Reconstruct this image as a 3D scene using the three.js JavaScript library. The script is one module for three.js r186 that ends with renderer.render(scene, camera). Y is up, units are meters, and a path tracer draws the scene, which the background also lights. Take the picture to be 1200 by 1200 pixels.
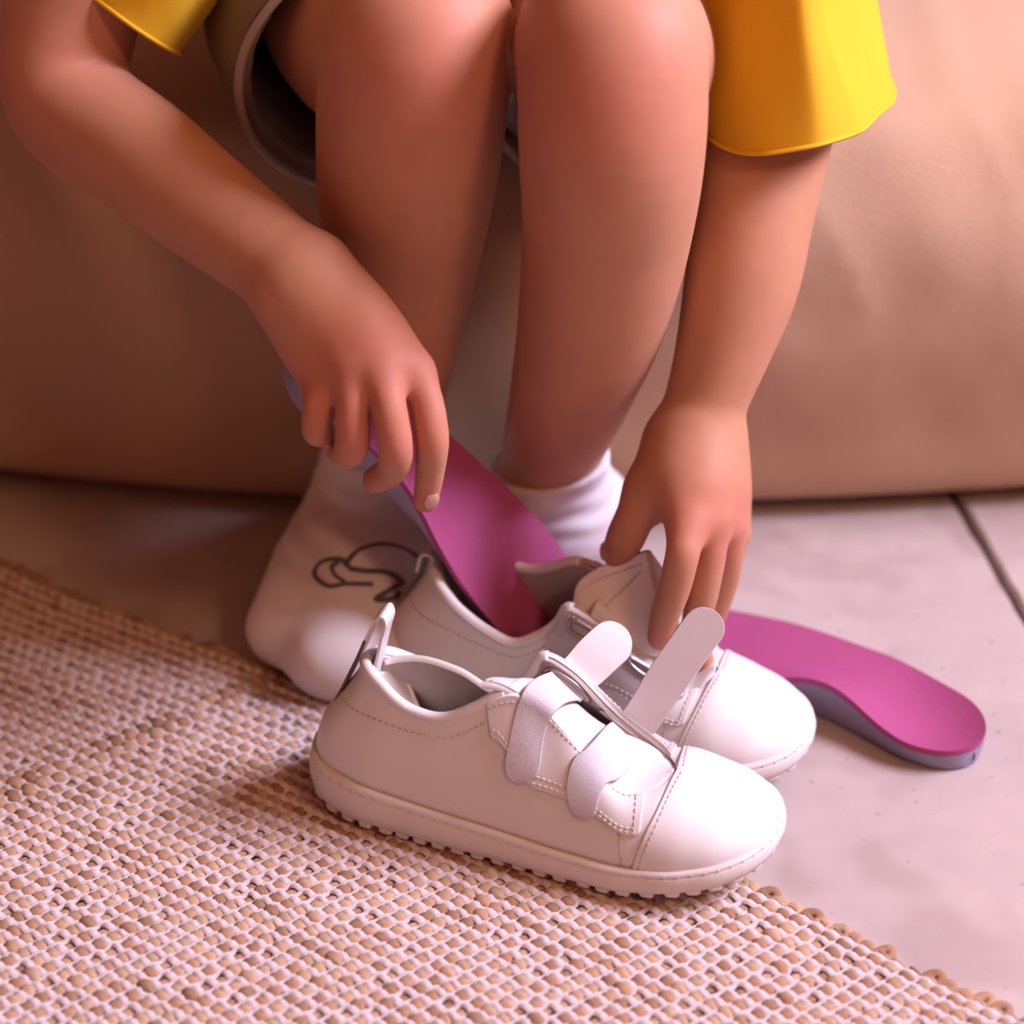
import * as THREE from 'three';
import { RectAreaLightUniformsLib } from 'three/addons/lights/RectAreaLightUniformsLib.js';
import { mergeGeometries } from 'three/addons/utils/BufferGeometryUtils.js';
import { RoundedBoxGeometry } from 'three/addons/geometries/RoundedBoxGeometry.js';
import { ImprovedNoise } from 'three/addons/math/ImprovedNoise.js';

// ---------------------------------------------------------------- camera, sky, light, exposure
const scene = new THREE.Scene();
const camera = new THREE.PerspectiveCamera(25, 1, 0.05, 20);
camera.position.set(0, 0.672, 0.9);
camera.rotation.set(-32 * Math.PI / 180, 0, 0);
camera.focus = 1.01; camera.userData.fStop = 4;
const renderer = new THREE.WebGLRenderer({ antialias: true });
renderer.shadowMap.enabled = true;
renderer.toneMapping = THREE.LinearToneMapping;
renderer.toneMappingExposure = 0.98;
scene.background = new THREE.Color(0.8, 0.78, 1.0);          // pale overcast sky outside the window
scene.backgroundIntensity = 1;
RectAreaLightUniformsLib.init();
const daylight = new THREE.RectAreaLight(new THREE.Color(0.82, 0.79, 1.06), 57, 1.1, 0.9);   // daylight entering by the window
daylight.position.set(1.77, 1.78, 0.02); daylight.lookAt(0, 1.78, 0.02); scene.add(daylight);
const fillLight = new THREE.PointLight(new THREE.Color(1, 0.56, 0.29), 3.2);               // added warm fill from the unseen paper lamp
fillLight.position.set(0.95, 1.6, 1.3); fillLight.castShadow = true; fillLight.shadow.radius = 8; scene.add(fillLight);

// ---------------------------------------------------------------- helpers
const V = (x, y, z) => new THREE.Vector3(x, y, z);
const clamp = (x, a = 0, b = 1) => Math.min(b, Math.max(a, x)), lerp = (a, b, t) => a + (b - a) * t;
const sstep = (a, b, x) => { const t = clamp((x - a) / (b - a)); return t * t * (3 - 2 * t); };
let seed = 7; const rnd = () => { seed = (seed + 0x6d2b79f5) | 0; let t = Math.imul(seed ^ (seed >>> 15), 1 | seed); t = (t + Math.imul(t ^ (t >>> 7), 61 | t)) ^ t; return ((t ^ (t >>> 14)) >>> 0) / 4294967296; };
const perlin = new ImprovedNoise(), noise = (x, y, z = 0) => perlin.noise(x + 31.7, y + 17.3, z + 5.1);
const used = {};
const numbered = (n) => { const k = used[n] = (used[n] ?? -1) + 1; return k ? n + '_' + String(k).padStart(3, '0') : n; };
function mesh(name, geo, mat, parent = scene) {
  const m = new THREE.Mesh(geo, mat); m.name = numbered(name); m.castShadow = m.receiveShadow = true; parent.add(m); return m;
}
function thing(name, label, category, pos = V(0, 0, 0), turn = 0) {
  const g = new THREE.Group(); g.name = numbered(name); g.position.copy(pos); g.rotation.y = turn; g.userData = { label, category }; scene.add(g); return g;
}
const struct = (o) => { o.userData.kind = 'structure'; return o; };
// smooth curve through knots [t, a, b, c...]
function knots(list) {
  const n = list.length, d = list[0].length - 1, tan = [];
  for (let i = 0; i < n; i++) {
    const a = list[Math.max(0, i - 1)], b = list[Math.min(n - 1, i + 1)], c = list[i];
    tan.push(Array.from({ length: d }, (_, k) => {
      if (i === 0 || i === n - 1) return (b[k + 1] - a[k + 1]) / (b[0] - a[0]);
      const l = (c[k + 1] - a[k + 1]) / (c[0] - a[0]), r = (b[k + 1] - c[k + 1]) / (b[0] - c[0]);
      const wl = b[0] - c[0], wr = c[0] - a[0];
      return (l * wl + r * wr) / (wl + wr);
    }));
  }
  return (t) => {
    t = clamp(t, list[0][0], list[n - 1][0]);
    let i = 0; while (i < n - 2 && t > list[i + 1][0]) i++;
    const a = list[i], b = list[i + 1], h = b[0] - a[0], s = (t - a[0]) / h, s2 = s * s, s3 = s2 * s;
    const o = new Array(d), A = 2 * s3 - 3 * s2 + 1, B = (s3 - 2 * s2 + s) * h, C = 3 * s2 - 2 * s3, D = (s3 - s2) * h; for (let k = 0; k < d; k++) o[k] = A * a[k + 1] + B * tan[i][k] + C * b[k + 1] + D * tan[i + 1][k]; return o;
  };
}
function geoFrom(pos, uv, idx) {
  const g = new THREE.BufferGeometry();
  g.setAttribute('position', new THREE.Float32BufferAttribute(pos, 3)); g.setAttribute('uv', new THREE.Float32BufferAttribute(uv, 2));
  g.setIndex(idx); g.computeVertexNormals(); return g;
}
const nonIdx = (g) => g;
const merge = (list) => list.length === 1 ? list[0] : mergeGeometries(list, false);
// open grid surface
function grid(fn, nu, nv, flip = false, uvs = [1, 1]) {
  const pos = [], uv = [], idx = [];
  for (let i = 0; i <= nu; i++) for (let j = 0; j <= nv; j++) { const p = fn(i / nu, j / nv); pos.push(p.x, p.y, p.z); uv.push(i / nu * uvs[0], j / nv * uvs[1]); }
  for (let i = 0; i < nu; i++) for (let j = 0; j < nv; j++) {
    const a = i * (nv + 1) + j, b = a + nv + 1;
    if (flip) idx.push(a, a + 1, b, b, a + 1, b + 1); else idx.push(a, b, a + 1, b, b + 1, a + 1);
  }
  return geoFrom(pos, uv, idx);
}
// closed solid between two grids of the same layout; s = +1 when (du x dv) of A points out of A
function solid(fA, fB, nu, nv, s = 1, uvs = [0.1, 0.1], round = 0) {
  const A = grid(fA, nu, nv, s < 0, uvs), B = grid(fB, nu, nv, s > 0, uvs), loop = [];
  for (let i = 0; i < nu; i++) loop.push([i / nu, 0]);
  for (let j = 0; j < nv; j++) loop.push([1, j / nv]);
  for (let i = nu; i > 0; i--) loop.push([i / nu, 1]);
  for (let j = nv; j > 0; j--) loop.push([0, j / nv]);
  loop.push(loop[0]);
  const pos = [], uv = [], idx = [];
  const cA = fA(0.5, 0.5);
  loop.forEach(([u, v], k) => {
    const a = fA(u, v), b = fB(u, v), m = a.clone().lerp(b, 0.5);
    if (round) { const e = 0.02, q = fA(u + (u < 0.5 ? e : -e) * (u === 0 || u === 1), v + (v < 0.5 ? e : -e) * (v === 0 || v === 1)); const o = a.clone().sub(q); if (o.length() > 1e-9) m.addScaledVector(o.normalize(), round); }
    for (const [p, t] of [[a, 0], [m, 0.5], [b, 1]]) { pos.push(p.x, p.y, p.z); uv.push(k * 0.002, t * 0.003); }
  });
  for (let k = 0; k < loop.length - 1; k++) for (let r = 0; r < 2; r++) {
    const a = k * 3 + r, b = a + 3;
    if (s > 0) idx.push(a, a + 1, b, b, a + 1, b + 1); else idx.push(a, b, a + 1, b, b + 1, a + 1);
  }
  return merge([A, B, geoFrom(pos, uv, idx)]);
}
function normalAt(fn, u, v, s) {
  const e = 0.004, u0 = clamp(u - e), u1 = clamp(u + e), v0 = clamp(v - e), v1 = clamp(v + e);
  return fn(u1, v).sub(fn(u0, v)).cross(fn(u, v1).sub(fn(u, v0))).normalize().multiplyScalar(s);
}
const slab = (fn, nu, nv, tOut, tIn, s = 1, uvs, round) => {
  const off = (t) => (u, v) => fn(u, v).addScaledVector(normalAt(fn, u, v, s), t);
  return solid(off(tOut), off(tIn), nu, nv, s, uvs, round);
};
// tube with changing radius; r(t) gives a number or [across, up]
function sweep(pts, r, nr = 8, up = V(0, 1, 0), caps = true, color, twist = 0) {
  const n = pts.length, pos = [], uv = [], idx = [], col = []; let len = 0;
  for (let i = 0; i < n; i++) {
    const t = pts[Math.min(n - 1, i + 1)].clone().sub(pts[Math.max(0, i - 1)]).normalize();
    let side = V(0, 0, 0).crossVectors(t, up); if (side.lengthSq() < 1e-6) side = V(0, 0, 0).crossVectors(t, V(0.1, 0.2, 1)); side.normalize();
    const u2 = V(0, 0, 0).crossVectors(side, t);
    if (i) len += pts[i].distanceTo(pts[i - 1]);
    let q = typeof r === 'function' ? r(i / (n - 1), i) : r; if (!Array.isArray(q)) q = [q, q];
    const c = color?.(i);
    for (let k = 0; k <= nr; k++) {
      const a = k / nr * 2 * Math.PI, w = 1 + twist * Math.cos(3 * a + i * 0.8), p = pts[i].clone().addScaledVector(side, Math.cos(a) * q[0] * w).addScaledVector(u2, Math.sin(a) * q[1] * w);
      pos.push(p.x, p.y, p.z); uv.push(len, k / nr * 0.02); if (c) col.push(...c);
    }
  }
  for (let i = 0; i < n - 1; i++) for (let k = 0; k < nr; k++) { const a = i * (nr + 1) + k, b = a + nr + 1; idx.push(a, a + 1, b, b, a + 1, b + 1); }
  if (caps) for (const e of [0, n - 1]) {
    const c0 = pos.length / 3; pos.push(pts[e].x, pts[e].y, pts[e].z); uv.push(0, 0); if (color) col.push(...color(e));
    for (let k = 0; k < nr; k++) { const a = e * (nr + 1) + k; e ? idx.push(c0, a, a + 1) : idx.push(c0, a + 1, a); }
  }
  const g = geoFrom(pos, uv, idx); if (color) g.setAttribute('color', new THREE.Float32BufferAttribute(col, 3)); return g;
}
const smooth = (pts, n, closed = false) => new THREE.CatmullRomCurve3(pts, closed, 'centripetal').getPoints(n);
// textures of fine relief and tone (tileable)
function reliefTexture(size, f) {
  const d = new Uint8Array(size * size * 4);
  for (let y = 0; y < size; y++) for (let x = 0; x < size; x++) { const v = clamp(f(x / size, y / size)) * 255, k = (y * size + x) * 4; d[k] = d[k + 1] = d[k + 2] = v; d[k + 3] = 255; }
  const t = new THREE.DataTexture(d, size, size); t.wrapS = t.wrapT = THREE.RepeatWrapping; t.magFilter = THREE.LinearFilter; t.minFilter = THREE.LinearMipmapLinearFilter; t.generateMipmaps = true; t.needsUpdate = true; return t;
}
function colorTexture(w, h, f) {
  const d = new Uint8Array(w * h * 4);
  for (let y = 0; y < h; y++) for (let x = 0; x < w; x++) { const c = f(x / w, y / h), k = (y * w + x) * 4; for (let i = 0; i < 3; i++) d[k + i] = clamp(c[i]) * 255; d[k + 3] = 255; }
  const t = new THREE.DataTexture(d, w, h); t.colorSpace = THREE.SRGBColorSpace; t.wrapS = t.wrapT = THREE.RepeatWrapping; t.magFilter = THREE.LinearFilter; t.needsUpdate = true; return t;
}
const tileNoise = (x, y, f, z = 0) => { // periodic noise on the unit square
  const a = x * 2 * Math.PI, b = y * 2 * Math.PI, r = f / (2 * Math.PI);
  return noise(Math.cos(a) * r + z, Math.sin(a) * r + Math.cos(b) * r, Math.sin(b) * r + z);
};
const rep = (t, u, v) => { const c = t.clone(); c.repeat.set(u, v); c.needsUpdate = true; return c; };
const linen = reliefTexture(256, (x, y) => {
  const a = Math.sin(x * 64 * 2 * Math.PI) * 0.5 + 0.5, b = Math.sin(y * 64 * 2 * Math.PI) * 0.5 + 0.5, ch = (Math.floor(x * 64) + Math.floor(y * 64)) & 1;
  return 0.45 + 0.35 * (ch ? a : b) + 0.25 * tileNoise(x, y, 60) ;
});
const grain = reliefTexture(256, (x, y) => 0.5 + 0.3 * tileNoise(x, y, 40) + 0.3 * tileNoise(x, y, 90, 3));
const knit = reliefTexture(128, (x, y) => 0.5 + 0.3 * Math.abs(Math.sin(x * 32 * Math.PI)) - 0.2 * Math.abs(Math.sin(y * 32 * Math.PI + Math.sin(x * 32 * Math.PI))));
const fuzz = reliefTexture(128, () => rnd());

const std = (r, g, b, rough, extra = {}) => new THREE.MeshStandardMaterial({ color: new THREE.Color().setRGB(r, g, b), roughness: rough, ...extra });
const phys = (r, g, b, rough, extra = {}) => new THREE.MeshPhysicalMaterial({ color: new THREE.Color().setRGB(r, g, b), roughness: rough, ...extra });
const M = {
  wall: std(0.20, 0.075, 0.03, 0.9), ceiling: std(0.26, 0.14, 0.07, 0.9), grout: std(0.2, 0.16, 0.15, 0.95), frame: std(0.7, 0.62, 0.55, 0.5),
  glass: phys(1, 1, 1, 0.02, { transmission: 1, thickness: 0 }), fill_lamp: std(0.9, 0.75, 0.55, 0.9, { emissive: new THREE.Color(1, 0.5, 0.22), emissiveIntensity: 1.0 }), cable: std(0.05, 0.05, 0.05, 0.5),  // glowing paper and cable belong to the unseen, added warm fill
  sofa: std(0.47, 0.295, 0.19, 0.95, { bumpMap: rep(linen, 14, 14), bumpScale: 0.0006 }), sofaBase: std(0.06, 0.045, 0.035, 0.9),
  jute: std(1, 1, 1, 0.85, { vertexColors: true }), cotton: std(0.58, 0.475, 0.455, 0.95),
  leather: phys(0.66, 0.615, 0.595, 0.42, { bumpMap: rep(grain, 30, 30), bumpScale: 0.00003, clearcoat: 0.08, clearcoatRoughness: 0.5 }),
  sole: std(0.66, 0.595, 0.56, 0.55), lining: std(0.40, 0.33, 0.30, 0.95, { bumpMap: rep(knit, 40, 40), bumpScale: 0.0002 }), liningPale: std(0.54, 0.47, 0.42, 0.7), stitch: std(0.55, 0.44, 0.40, 0.8),
  facingGrey: phys(0.50, 0.44, 0.42, 0.5), tongue: phys(0.84, 0.78, 0.75, 0.5), velcro: phys(0.62, 0.565, 0.60, 0.95, { bumpMap: rep(fuzz, 60, 60), bumpScale: 0.0003, sheen: 0.6, sheenRoughness: 0.6 }), strap: phys(0.67, 0.63, 0.63, 0.5), strapHook: phys(0.60, 0.53, 0.54, 0.35, { clearcoat: 0.2 }),  // tongue: leather white lightened to stand in for light missing on it
  metal: std(0.34, 0.29, 0.27, 0.32, { metalness: 0.75 }), darkEdge: std(0.13, 0.08, 0.06, 0.8),
  pink: std(0.335, 0.052, 0.165, 0.8, { bumpMap: rep(grain, 8, 8), bumpScale: 0.00015 }), shell: phys(0.25, 0.215, 0.32, 0.35, { clearcoat: 0.2 }),
  skin: phys(1, 1, 1, 0.58, { vertexColors: true, specularIntensity: 0.55, sheen: 0.25, sheenRoughness: 0.5, sheenColor: new THREE.Color(1, 0.7, 0.6) }), nail: phys(0.52, 0.28, 0.2, 0.25, { clearcoat: 0.3 }),
  sock: std(0.65, 0.58, 0.575, 0.95, { bumpMap: rep(knit, 1, 1), bumpScale: 0.0002 }), sockInk: std(0.10, 0.075, 0.09, 0.95),
  shirt: phys(0.68, 0.375, 0.003, 0.85, { sheen: 0.3, sheenRoughness: 0.7, sheenColor: new THREE.Color(1, 0.8, 0.2) }), shorts: std(0.19, 0.14, 0.115, 0.95, { bumpMap: rep(grain, 1, 1), bumpScale: 0.0004 }), hem: std(0.33, 0.25, 0.21, 0.95),
  hair: std(0.05, 0.03, 0.02, 0.6), eye: std(0.03, 0.02, 0.02, 0.2),
};

// ---------------------------------------------------------------- room
function box(name, w, h, d, x, y, z, mat, parent = scene) { const m = mesh(name, new RoundedBoxGeometry(w, h, d, 2, Math.min(w, h, d, 0.02) * 0.2), mat, parent); m.position.set(x, y, z); return m; }
const X0 = -1.9, X1 = 1.8, Z0 = -1.35, Z1 = 2.1, HC = 2.5, T = 0.12;
struct(box('wall_left', T, HC, Z1 - Z0, X0 - T / 2, HC / 2, (Z0 + Z1) / 2, M.wall));
struct(box('wall_back', X1 - X0 + 2 * T, HC, T, (X0 + X1) / 2, HC / 2, Z0 - T / 2, M.wall));
struct(box('wall_front', X1 - X0 + 2 * T, HC, T, (X0 + X1) / 2, HC / 2, Z1 + T / 2, M.wall));
struct(box('ceiling', X1 - X0 + 2 * T, T, Z1 - Z0 + 2 * T, (X0 + X1) / 2, HC + T / 2, (Z0 + Z1) / 2, M.ceiling));
{ // right wall with its window opening
  const wz0 = -0.58, wz1 = 0.62, wy0 = 1.28, wy1 = 2.28, x = X1 + T / 2;
  const parts = [[wy0, 0, wy0, Z0, Z1], [0, wy1, HC, Z0, Z1], [0, wy0, wy1, Z0, wz0], [0, wy0, wy1, wz1, Z1]].map(([_, a, b, c, d]) => { const g = new THREE.BoxGeometry(T, b - a, d - c); g.translate(x, (a + b) / 2, (c + d) / 2); return g; });
  struct(mesh('wall_right', merge(parts), M.wall));
  const win = new THREE.Group(); win.name = 'window_1'; scene.add(win); struct(win);
  const fr = [];
  for (const z of [wz0 + 0.03, (wz0 + wz1) / 2, wz1 - 0.03]) { const g = new THREE.BoxGeometry(0.05, wy1 - wy0, 0.05); g.translate(x, (wy0 + wy1) / 2, z); fr.push(g); }
  for (const y of [wy0 + 0.03, wy1 - 0.03]) { const g = new THREE.BoxGeometry(0.05, 0.05, wz1 - wz0); g.translate(x, y, (wz0 + wz1) / 2); fr.push(g); }
  mesh('window_frame', merge(fr), M.frame, win);
  for (const k of [0, 1]) { const w = (wz1 - wz0) / 2 - 0.06, g = new THREE.PlaneGeometry(w, wy1 - wy0 - 0.08); g.rotateY(-Math.PI / 2); g.translate(x, (wy0 + wy1) / 2, (wz0 + wz1) / 2 + (k ? 1 : -1) * (w / 2 + 0.028)); mesh('pane', g, M.glass, win); }
  struct(box('trim_1', 0.2, 0.03, wz1 - wz0 + 0.1, X1 + 0.02, wy0 - 0.015, (wz0 + wz1) / 2, M.frame));
}
{ // stone floor: large slabs in recessed joints
  const fl = new THREE.Group(); fl.name = 'floor'; struct(fl); scene.add(fl);
  const bed = new THREE.BoxGeometry(X1 - X0, 0.1, Z1 - Z0); bed.translate((X0 + X1) / 2, -0.056, (Z0 + Z1) / 2); mesh('grout', bed, M.grout, fl);
  const stone = [0, 1, 2].map((k) => {
    const t = colorTexture(1024, 1024, (x, y) => {
      const n = noise(x * 5, y * 5, k * 7) * 0.6 + noise(x * 14, y * 14, 2 + k) * 0.4 + noise(x * 45, y * 45, 4 + k) * 0.25, st = sstep(0.1, 0.5, noise(x * 9, y * 9, 9 + k * 3) + 0.4 * noise(x * 30, y * 30, 2)), sp = sstep(0.55, 0.7, noise(x * 150, y * 150, 5 + k));
      const b = 0.70 + 0.06 * n - 0.045 * st - 0.09 * sp;
      return [b + 0.0, b * 0.905 - 0.012 * st, b * 0.87 - 0.015 * st];
    });
    return new THREE.MeshStandardMaterial({ map: t, roughness: 0.62, bumpMap: grain, bumpScale: 0.0004 });
  });
  const S = 0.7, gap = 0.008, turn = -0.1419, o = V(0.212, 0, -0.43), ca = Math.cos(turn), sa = Math.sin(turn);
  for (let i = -4; i < 4; i++) for (let j = -3; j < 5; j++) {
    const lx = (i + 0.5) * S, lz = (j + 0.5) * S, cx = o.x + lx * ca - lz * sa, cz = o.z + lx * sa + lz * ca;
    // slab cut to the room
    let poly = [[-1, -1], [1, -1], [1, 1], [-1, 1]].map(([a, b]) => { const h = S / 2 - gap / 2, x = a * h, z = b * h; return [cx + x * ca - z * sa, cz + x * sa + z * ca]; });
    const cut = (p, f) => { const r = []; p.forEach((a, k) => { const b = p[(k + 1) % p.length], fa = f(a), fb = f(b); if (fa >= 0) r.push(a); if (fa * fb < 0) { const t = fa / (fa - fb); r.push([lerp(a[0], b[0], t), lerp(a[1], b[1], t)]); } }); return r; };
    poly = cut(poly, (p) => p[0] - X0); poly = cut(poly, (p) => X1 - p[0]); poly = cut(poly, (p) => p[1] - Z0); poly = cut(poly, (p) => Z1 - p[1]);
    if (poly.length < 3) continue;
    // chipped, slightly wavy edge
    const pts = []; poly.forEach((a, k) => { const b = poly[(k + 1) % poly.length], n = Math.max(1, Math.round(Math.hypot(b[0] - a[0], b[1] - a[1]) / 0.012)); for (let q = 0; q < n; q++) { const t = q / n, w = q ? 0.0016 * noise((a[0] + (b[0] - a[0]) * t) * 90, (a[1] + (b[1] - a[1]) * t) * 90) : 0; pts.push(new THREE.Vector2(lerp(a[0], b[0], t) + w - cx, -(lerp(a[1], b[1], t) + w - cz))); } });
    const g = new THREE.ExtrudeGeometry(new THREE.Shape(pts), { depth: 0.012, bevelEnabled: true, bevelSize: 0.0015, bevelThickness: 0.0015, bevelSegments: 1, curveSegments: 1 });
    g.rotateX(-Math.PI / 2);
    const uv = g.attributes.uv, ps = g.attributes.position; for (let k = 0; k < uv.count; k++) uv.setXY(k, ps.getX(k) / S + 0.5, ps.getZ(k) / S + 0.5);
    const m = mesh('tile', g, stone[(i * 2 + j * 5 + 90) % 3], fl); m.position.set(cx, -0.0135, cz);
  }
}
{ // made-up paper lamp, out of view, put in to brighten the shaded sides
  const t = thing('added_pendant_lamp', 'added round paper lamp hanging from the ceiling, outside the picture', 'fill_lamp', V(0.95, 1.6, 1.3));
  mesh('fill_lamp_shade', new THREE.SphereGeometry(0.2, 32, 24), M.fill_lamp, t);
  const c = new THREE.CylinderGeometry(0.004, 0.004, 0.7, 8); c.translate(0, 0.55, 0); mesh('cable', c, M.cable, t);
}

// ---------------------------------------------------------------- sofa
const sofaFront = (x) => { const d = x - 0.02, k = d < 0 ? 0.38 : 0.24; return -0.166 - (Math.abs(d) < 0.35 ? k * d * d : k * (0.35 * 0.35 + 0.7 * 0.35 * (Math.abs(d) - 0.35) * 0.25)); };
{
  const t = thing('sofa', 'low beige linen sofa with a soft bulging front that the child sits on', 'sofa', V(0.1, 0, -0.6));
  const prof = knots([[0, -0.62, 0.03], [0.2, -0.1, 0.014], [0.3, -0.012, 0.009], [0.34, 0.002, 0.014], [0.42, 0.014, 0.06], [0.55, 0.022, 0.125], [0.66, 0.010, 0.185], [0.74, -0.022, 0.228], [0.82, -0.075, 0.248], [0.9, -0.2, 0.256], [1, -0.62, 0.26]]);
  const f = (u, v) => {
    const x = lerp(-0.95, 1.1, u), [dz, y] = prof(v), e = Math.min(u, 1 - u), endIn = 0.05 * Math.pow(1 - sstep(0, 0.03, e), 2);
    const front = sstep(0.3, 0.42, v) * (1 - sstep(0.85, 1, v));
    // creases in the cloth: soft folds running down and slantwise, strongest at the right
    const amt = front * (0.4 + 0.9 * sstep(0.05, 0.35, x));
    let w = 0.0026 * noise(x * 20 + y * 9, y * 9, 1) + 0.0012 * noise(x * 46 - y * 22, y * 20, 4) + 0.006 * noise(x * 5, y * 6, 8);
    w += 0.0022 * Math.pow(1 - Math.abs(noise(x * 17 + y * 10, y * 8, 12)), 6) * sstep(0.08, 0.16, y);
    const dent = -0.02 * Math.exp(-((x / 0.22) ** 2)) * sstep(0.7, 0.8, v);
    return V(x - 0.1 + (u < 0.5 ? endIn : -endIn), y + dent + w * 0.5 * amt * sstep(0.68, 0.78, v), sofaFront(x) + dz + w * amt - endIn * front + 0.6);
  };
  mesh('seat_cushion', solid(f, (u, v) => { const p = f(u, v); const q = V(p.x * 0.97, 0.13, -0.2); return p.lerp(q, 0.3); }, 260, 110, -1, [2, 0.9]), M.sofa, t);
  const b = new RoundedBoxGeometry(1.7, 0.03, 0.5, 2, 0.01); b.translate(0, 0.0155, 0.08); mesh('plinth', b, M.sofaBase, t);
  const bk = new RoundedBoxGeometry(2.0, 0.5, 0.2, 6, 0.08); bk.translate(0, 0.27, -0.3); mesh('backrest', bk, M.sofa, t);
}

// ---------------------------------------------------------------- rug
{
  const P0 = V(-0.2692, 0, -0.1119), e = V(0.8183, 0, 0.5747), b = V(-0.80, 0, 0.60), pitch = 0.0073;
  const t = thing('jute_rug', 'flat woven jute rug with a white cotton net lying under the front sneaker', 'rug', P0);
  const at = (i, j, y) => { const A = i * pitch, B = j * pitch; const p = e.clone().multiplyScalar(A).addScaledVector(b, B); const w = 0.003 * noise(A * 9, B * 9, 2), bow = 0.012 * Math.sin(clamp((A - 0.05) / 0.5) * Math.PI) * (1 - clamp(B / 0.3)); return V(p.x + e.x * w + 0.5747 * bow, y, p.z + e.z * w - 0.8183 * bow); };
  const NA0 = -10, NA1 = 88, count = () => 42;
  const jutes = [[0.56, 0.35, 0.23], [0.49, 0.28, 0.18], [0.64, 0.43, 0.30], [0.40, 0.23, 0.14], [0.58, 0.40, 0.29]];
  for (let i = NA0; i < NA1; i++) { // jute wefts, each rising in a nub between two warps
    const n = count(i), pts = [], rad = [], col = [], thick = (i === 24 || i === 25) ? 1.35 : 1 + 0.12 * noise(i * 0.7, 3), s = 7;
    const nub = Array.from({ length: n + 2 }, () => [0.85 + 0.45 * rnd(), jutes[(rnd() * 5) | 0], (rnd() - 0.5) * 0.0018, rnd()]);
    for (let k = -0.35 * s; k <= n * s; k++) {
      const j = k / s, c = nub[clamp(Math.floor(j), 0, n)], ph = Math.abs(Math.sin(Math.PI * j)), big = c[3] > 0.965 ? 1.25 : c[3] < 0.15 ? 0.55 : 1;
      pts.push(at(i + 0.5 + c[2] / pitch * ph, j, 0.0031 + 0.0010 * ph * thick * big)); rad.push([(0.0016 + 0.0018 * ph * c[0]) * thick * lerp(1, big, ph), (0.0012 + 0.0010 * ph * c[0]) * thick * lerp(1, big, ph)]);
      const d = 0.9 + 0.2 * noise(i * 3.1, j * 6); col.push([c[1][0] * d * 0.76, c[1][1] * d * 0.70, c[1][2] * d * 0.60]);
    }
    mesh('jute_cord', sweep(pts, (_, k) => rad[k], 9, V(0, 1, 0), true, (k) => col[k], 0.13), M.jute, t);
  }
  for (let i = NA0; i <= NA1; i++) { // cotton wefts between the jute cords
    const n = count(i), pts = [];
    for (let k = 0; k <= n * 4; k++) { const j = k / 4; pts.push(at(i + 0.07 * noise(i, j * 1.7), j, 0.0040 + 0.0005 * Math.cos(2 * Math.PI * j))); }
    mesh('cotton_weft', sweep(pts, (_, k) => [0.0016 + 0.0005 * noise(i * 1.3, k * 0.4), 0.00125], 6), M.cotton, t);
  }
  for (let j = 0; j < 43; j++) { // cotton warps over the jute
    const pts = [];
    for (let i = NA0; i <= NA1; i += 0.25) { pts.push(at(i, j + 0.08 * noise(i * 1.4, j * 2.3) + (j ? 0 : 0.15), 0.0049 + 0.0007 * Math.cos(2 * Math.PI * (i + 0.5)))); }
    if (pts.length > 8) mesh('cotton_warp', sweep(pts, (_, k) => [0.00185 + 0.0005 * noise(k * 0.3, j * 1.9), 0.0011], 6), M.cotton, t);
  }
  for (let i = NA0; i < NA1; i += 1) { // jute loops turning back along the edge
    if (rnd() < 0.25) continue;
    const w = 0.55 + rnd() * 0.5, out = -(0.5 + rnd() * 0.75), c = jutes[(rnd() * 5) | 0];
    const pts = smooth([at(i, 0.5, 0.003), at(i + 0.15 * w, out * 0.7, 0.0035), at(i + 0.5 * w, out, 0.0038), at(i + 0.95 * w, out * 0.7, 0.0035), at(i + 1.1 * w, 0.5, 0.003)], 14);
    mesh('edge_loop', sweep(pts, (q) => [0.0017 + 0.0007 * Math.sin(q * Math.PI), 0.0017], 7, V(0, 1, 0), true, (k) => c.map((q, m) => q * [0.76, 0.70, 0.60][m] * (0.95 + 0.15 * noise(i * 2, k * 0.5)))), M.jute, t);
  }
}

// ---------------------------------------------------------------- shoes
const base = {
  1: knots([[0, 0, 0], [0.035, 0.0018, 0.0095], [0.075, 0.0075, 0.0175], [0.14, 0.022, 0.0245], [0.28, 0.052, 0.0285], [0.47, 0.092, 0.0315], [0.65, 0.13, 0.0355], [0.8, 0.157, 0.0375], [0.88, 0.178, 0.0355], [0.925, 0.193, 0.0295], [0.955, 0.2025, 0.0205], [0.98, 0.2085, 0.009], [1, 0.2105, -0.003]]),
  [-1]: knots([[0, 0, 0], [0.035, 0.0018, -0.0095], [0.075, 0.0075, -0.0175], [0.14, 0.022, -0.0245], [0.28, 0.051, -0.0275], [0.47, 0.09, -0.0275], [0.65, 0.13, -0.032], [0.8, 0.157, -0.036], [0.88, 0.178, -0.0365], [0.925, 0.193, -0.0325], [0.955, 0.2025, -0.025], [0.98, 0.2085, -0.0145], [1, 0.2105, -0.003]]),
};
const ridge = [[0.845, 0.166, 0.0435, 0], [0.9, 0.182, 0.038, -0.002], [0.95, 0.1955, 0.0325, -0.003], [1, 0.2055, 0.0268, -0.003]];
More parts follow.
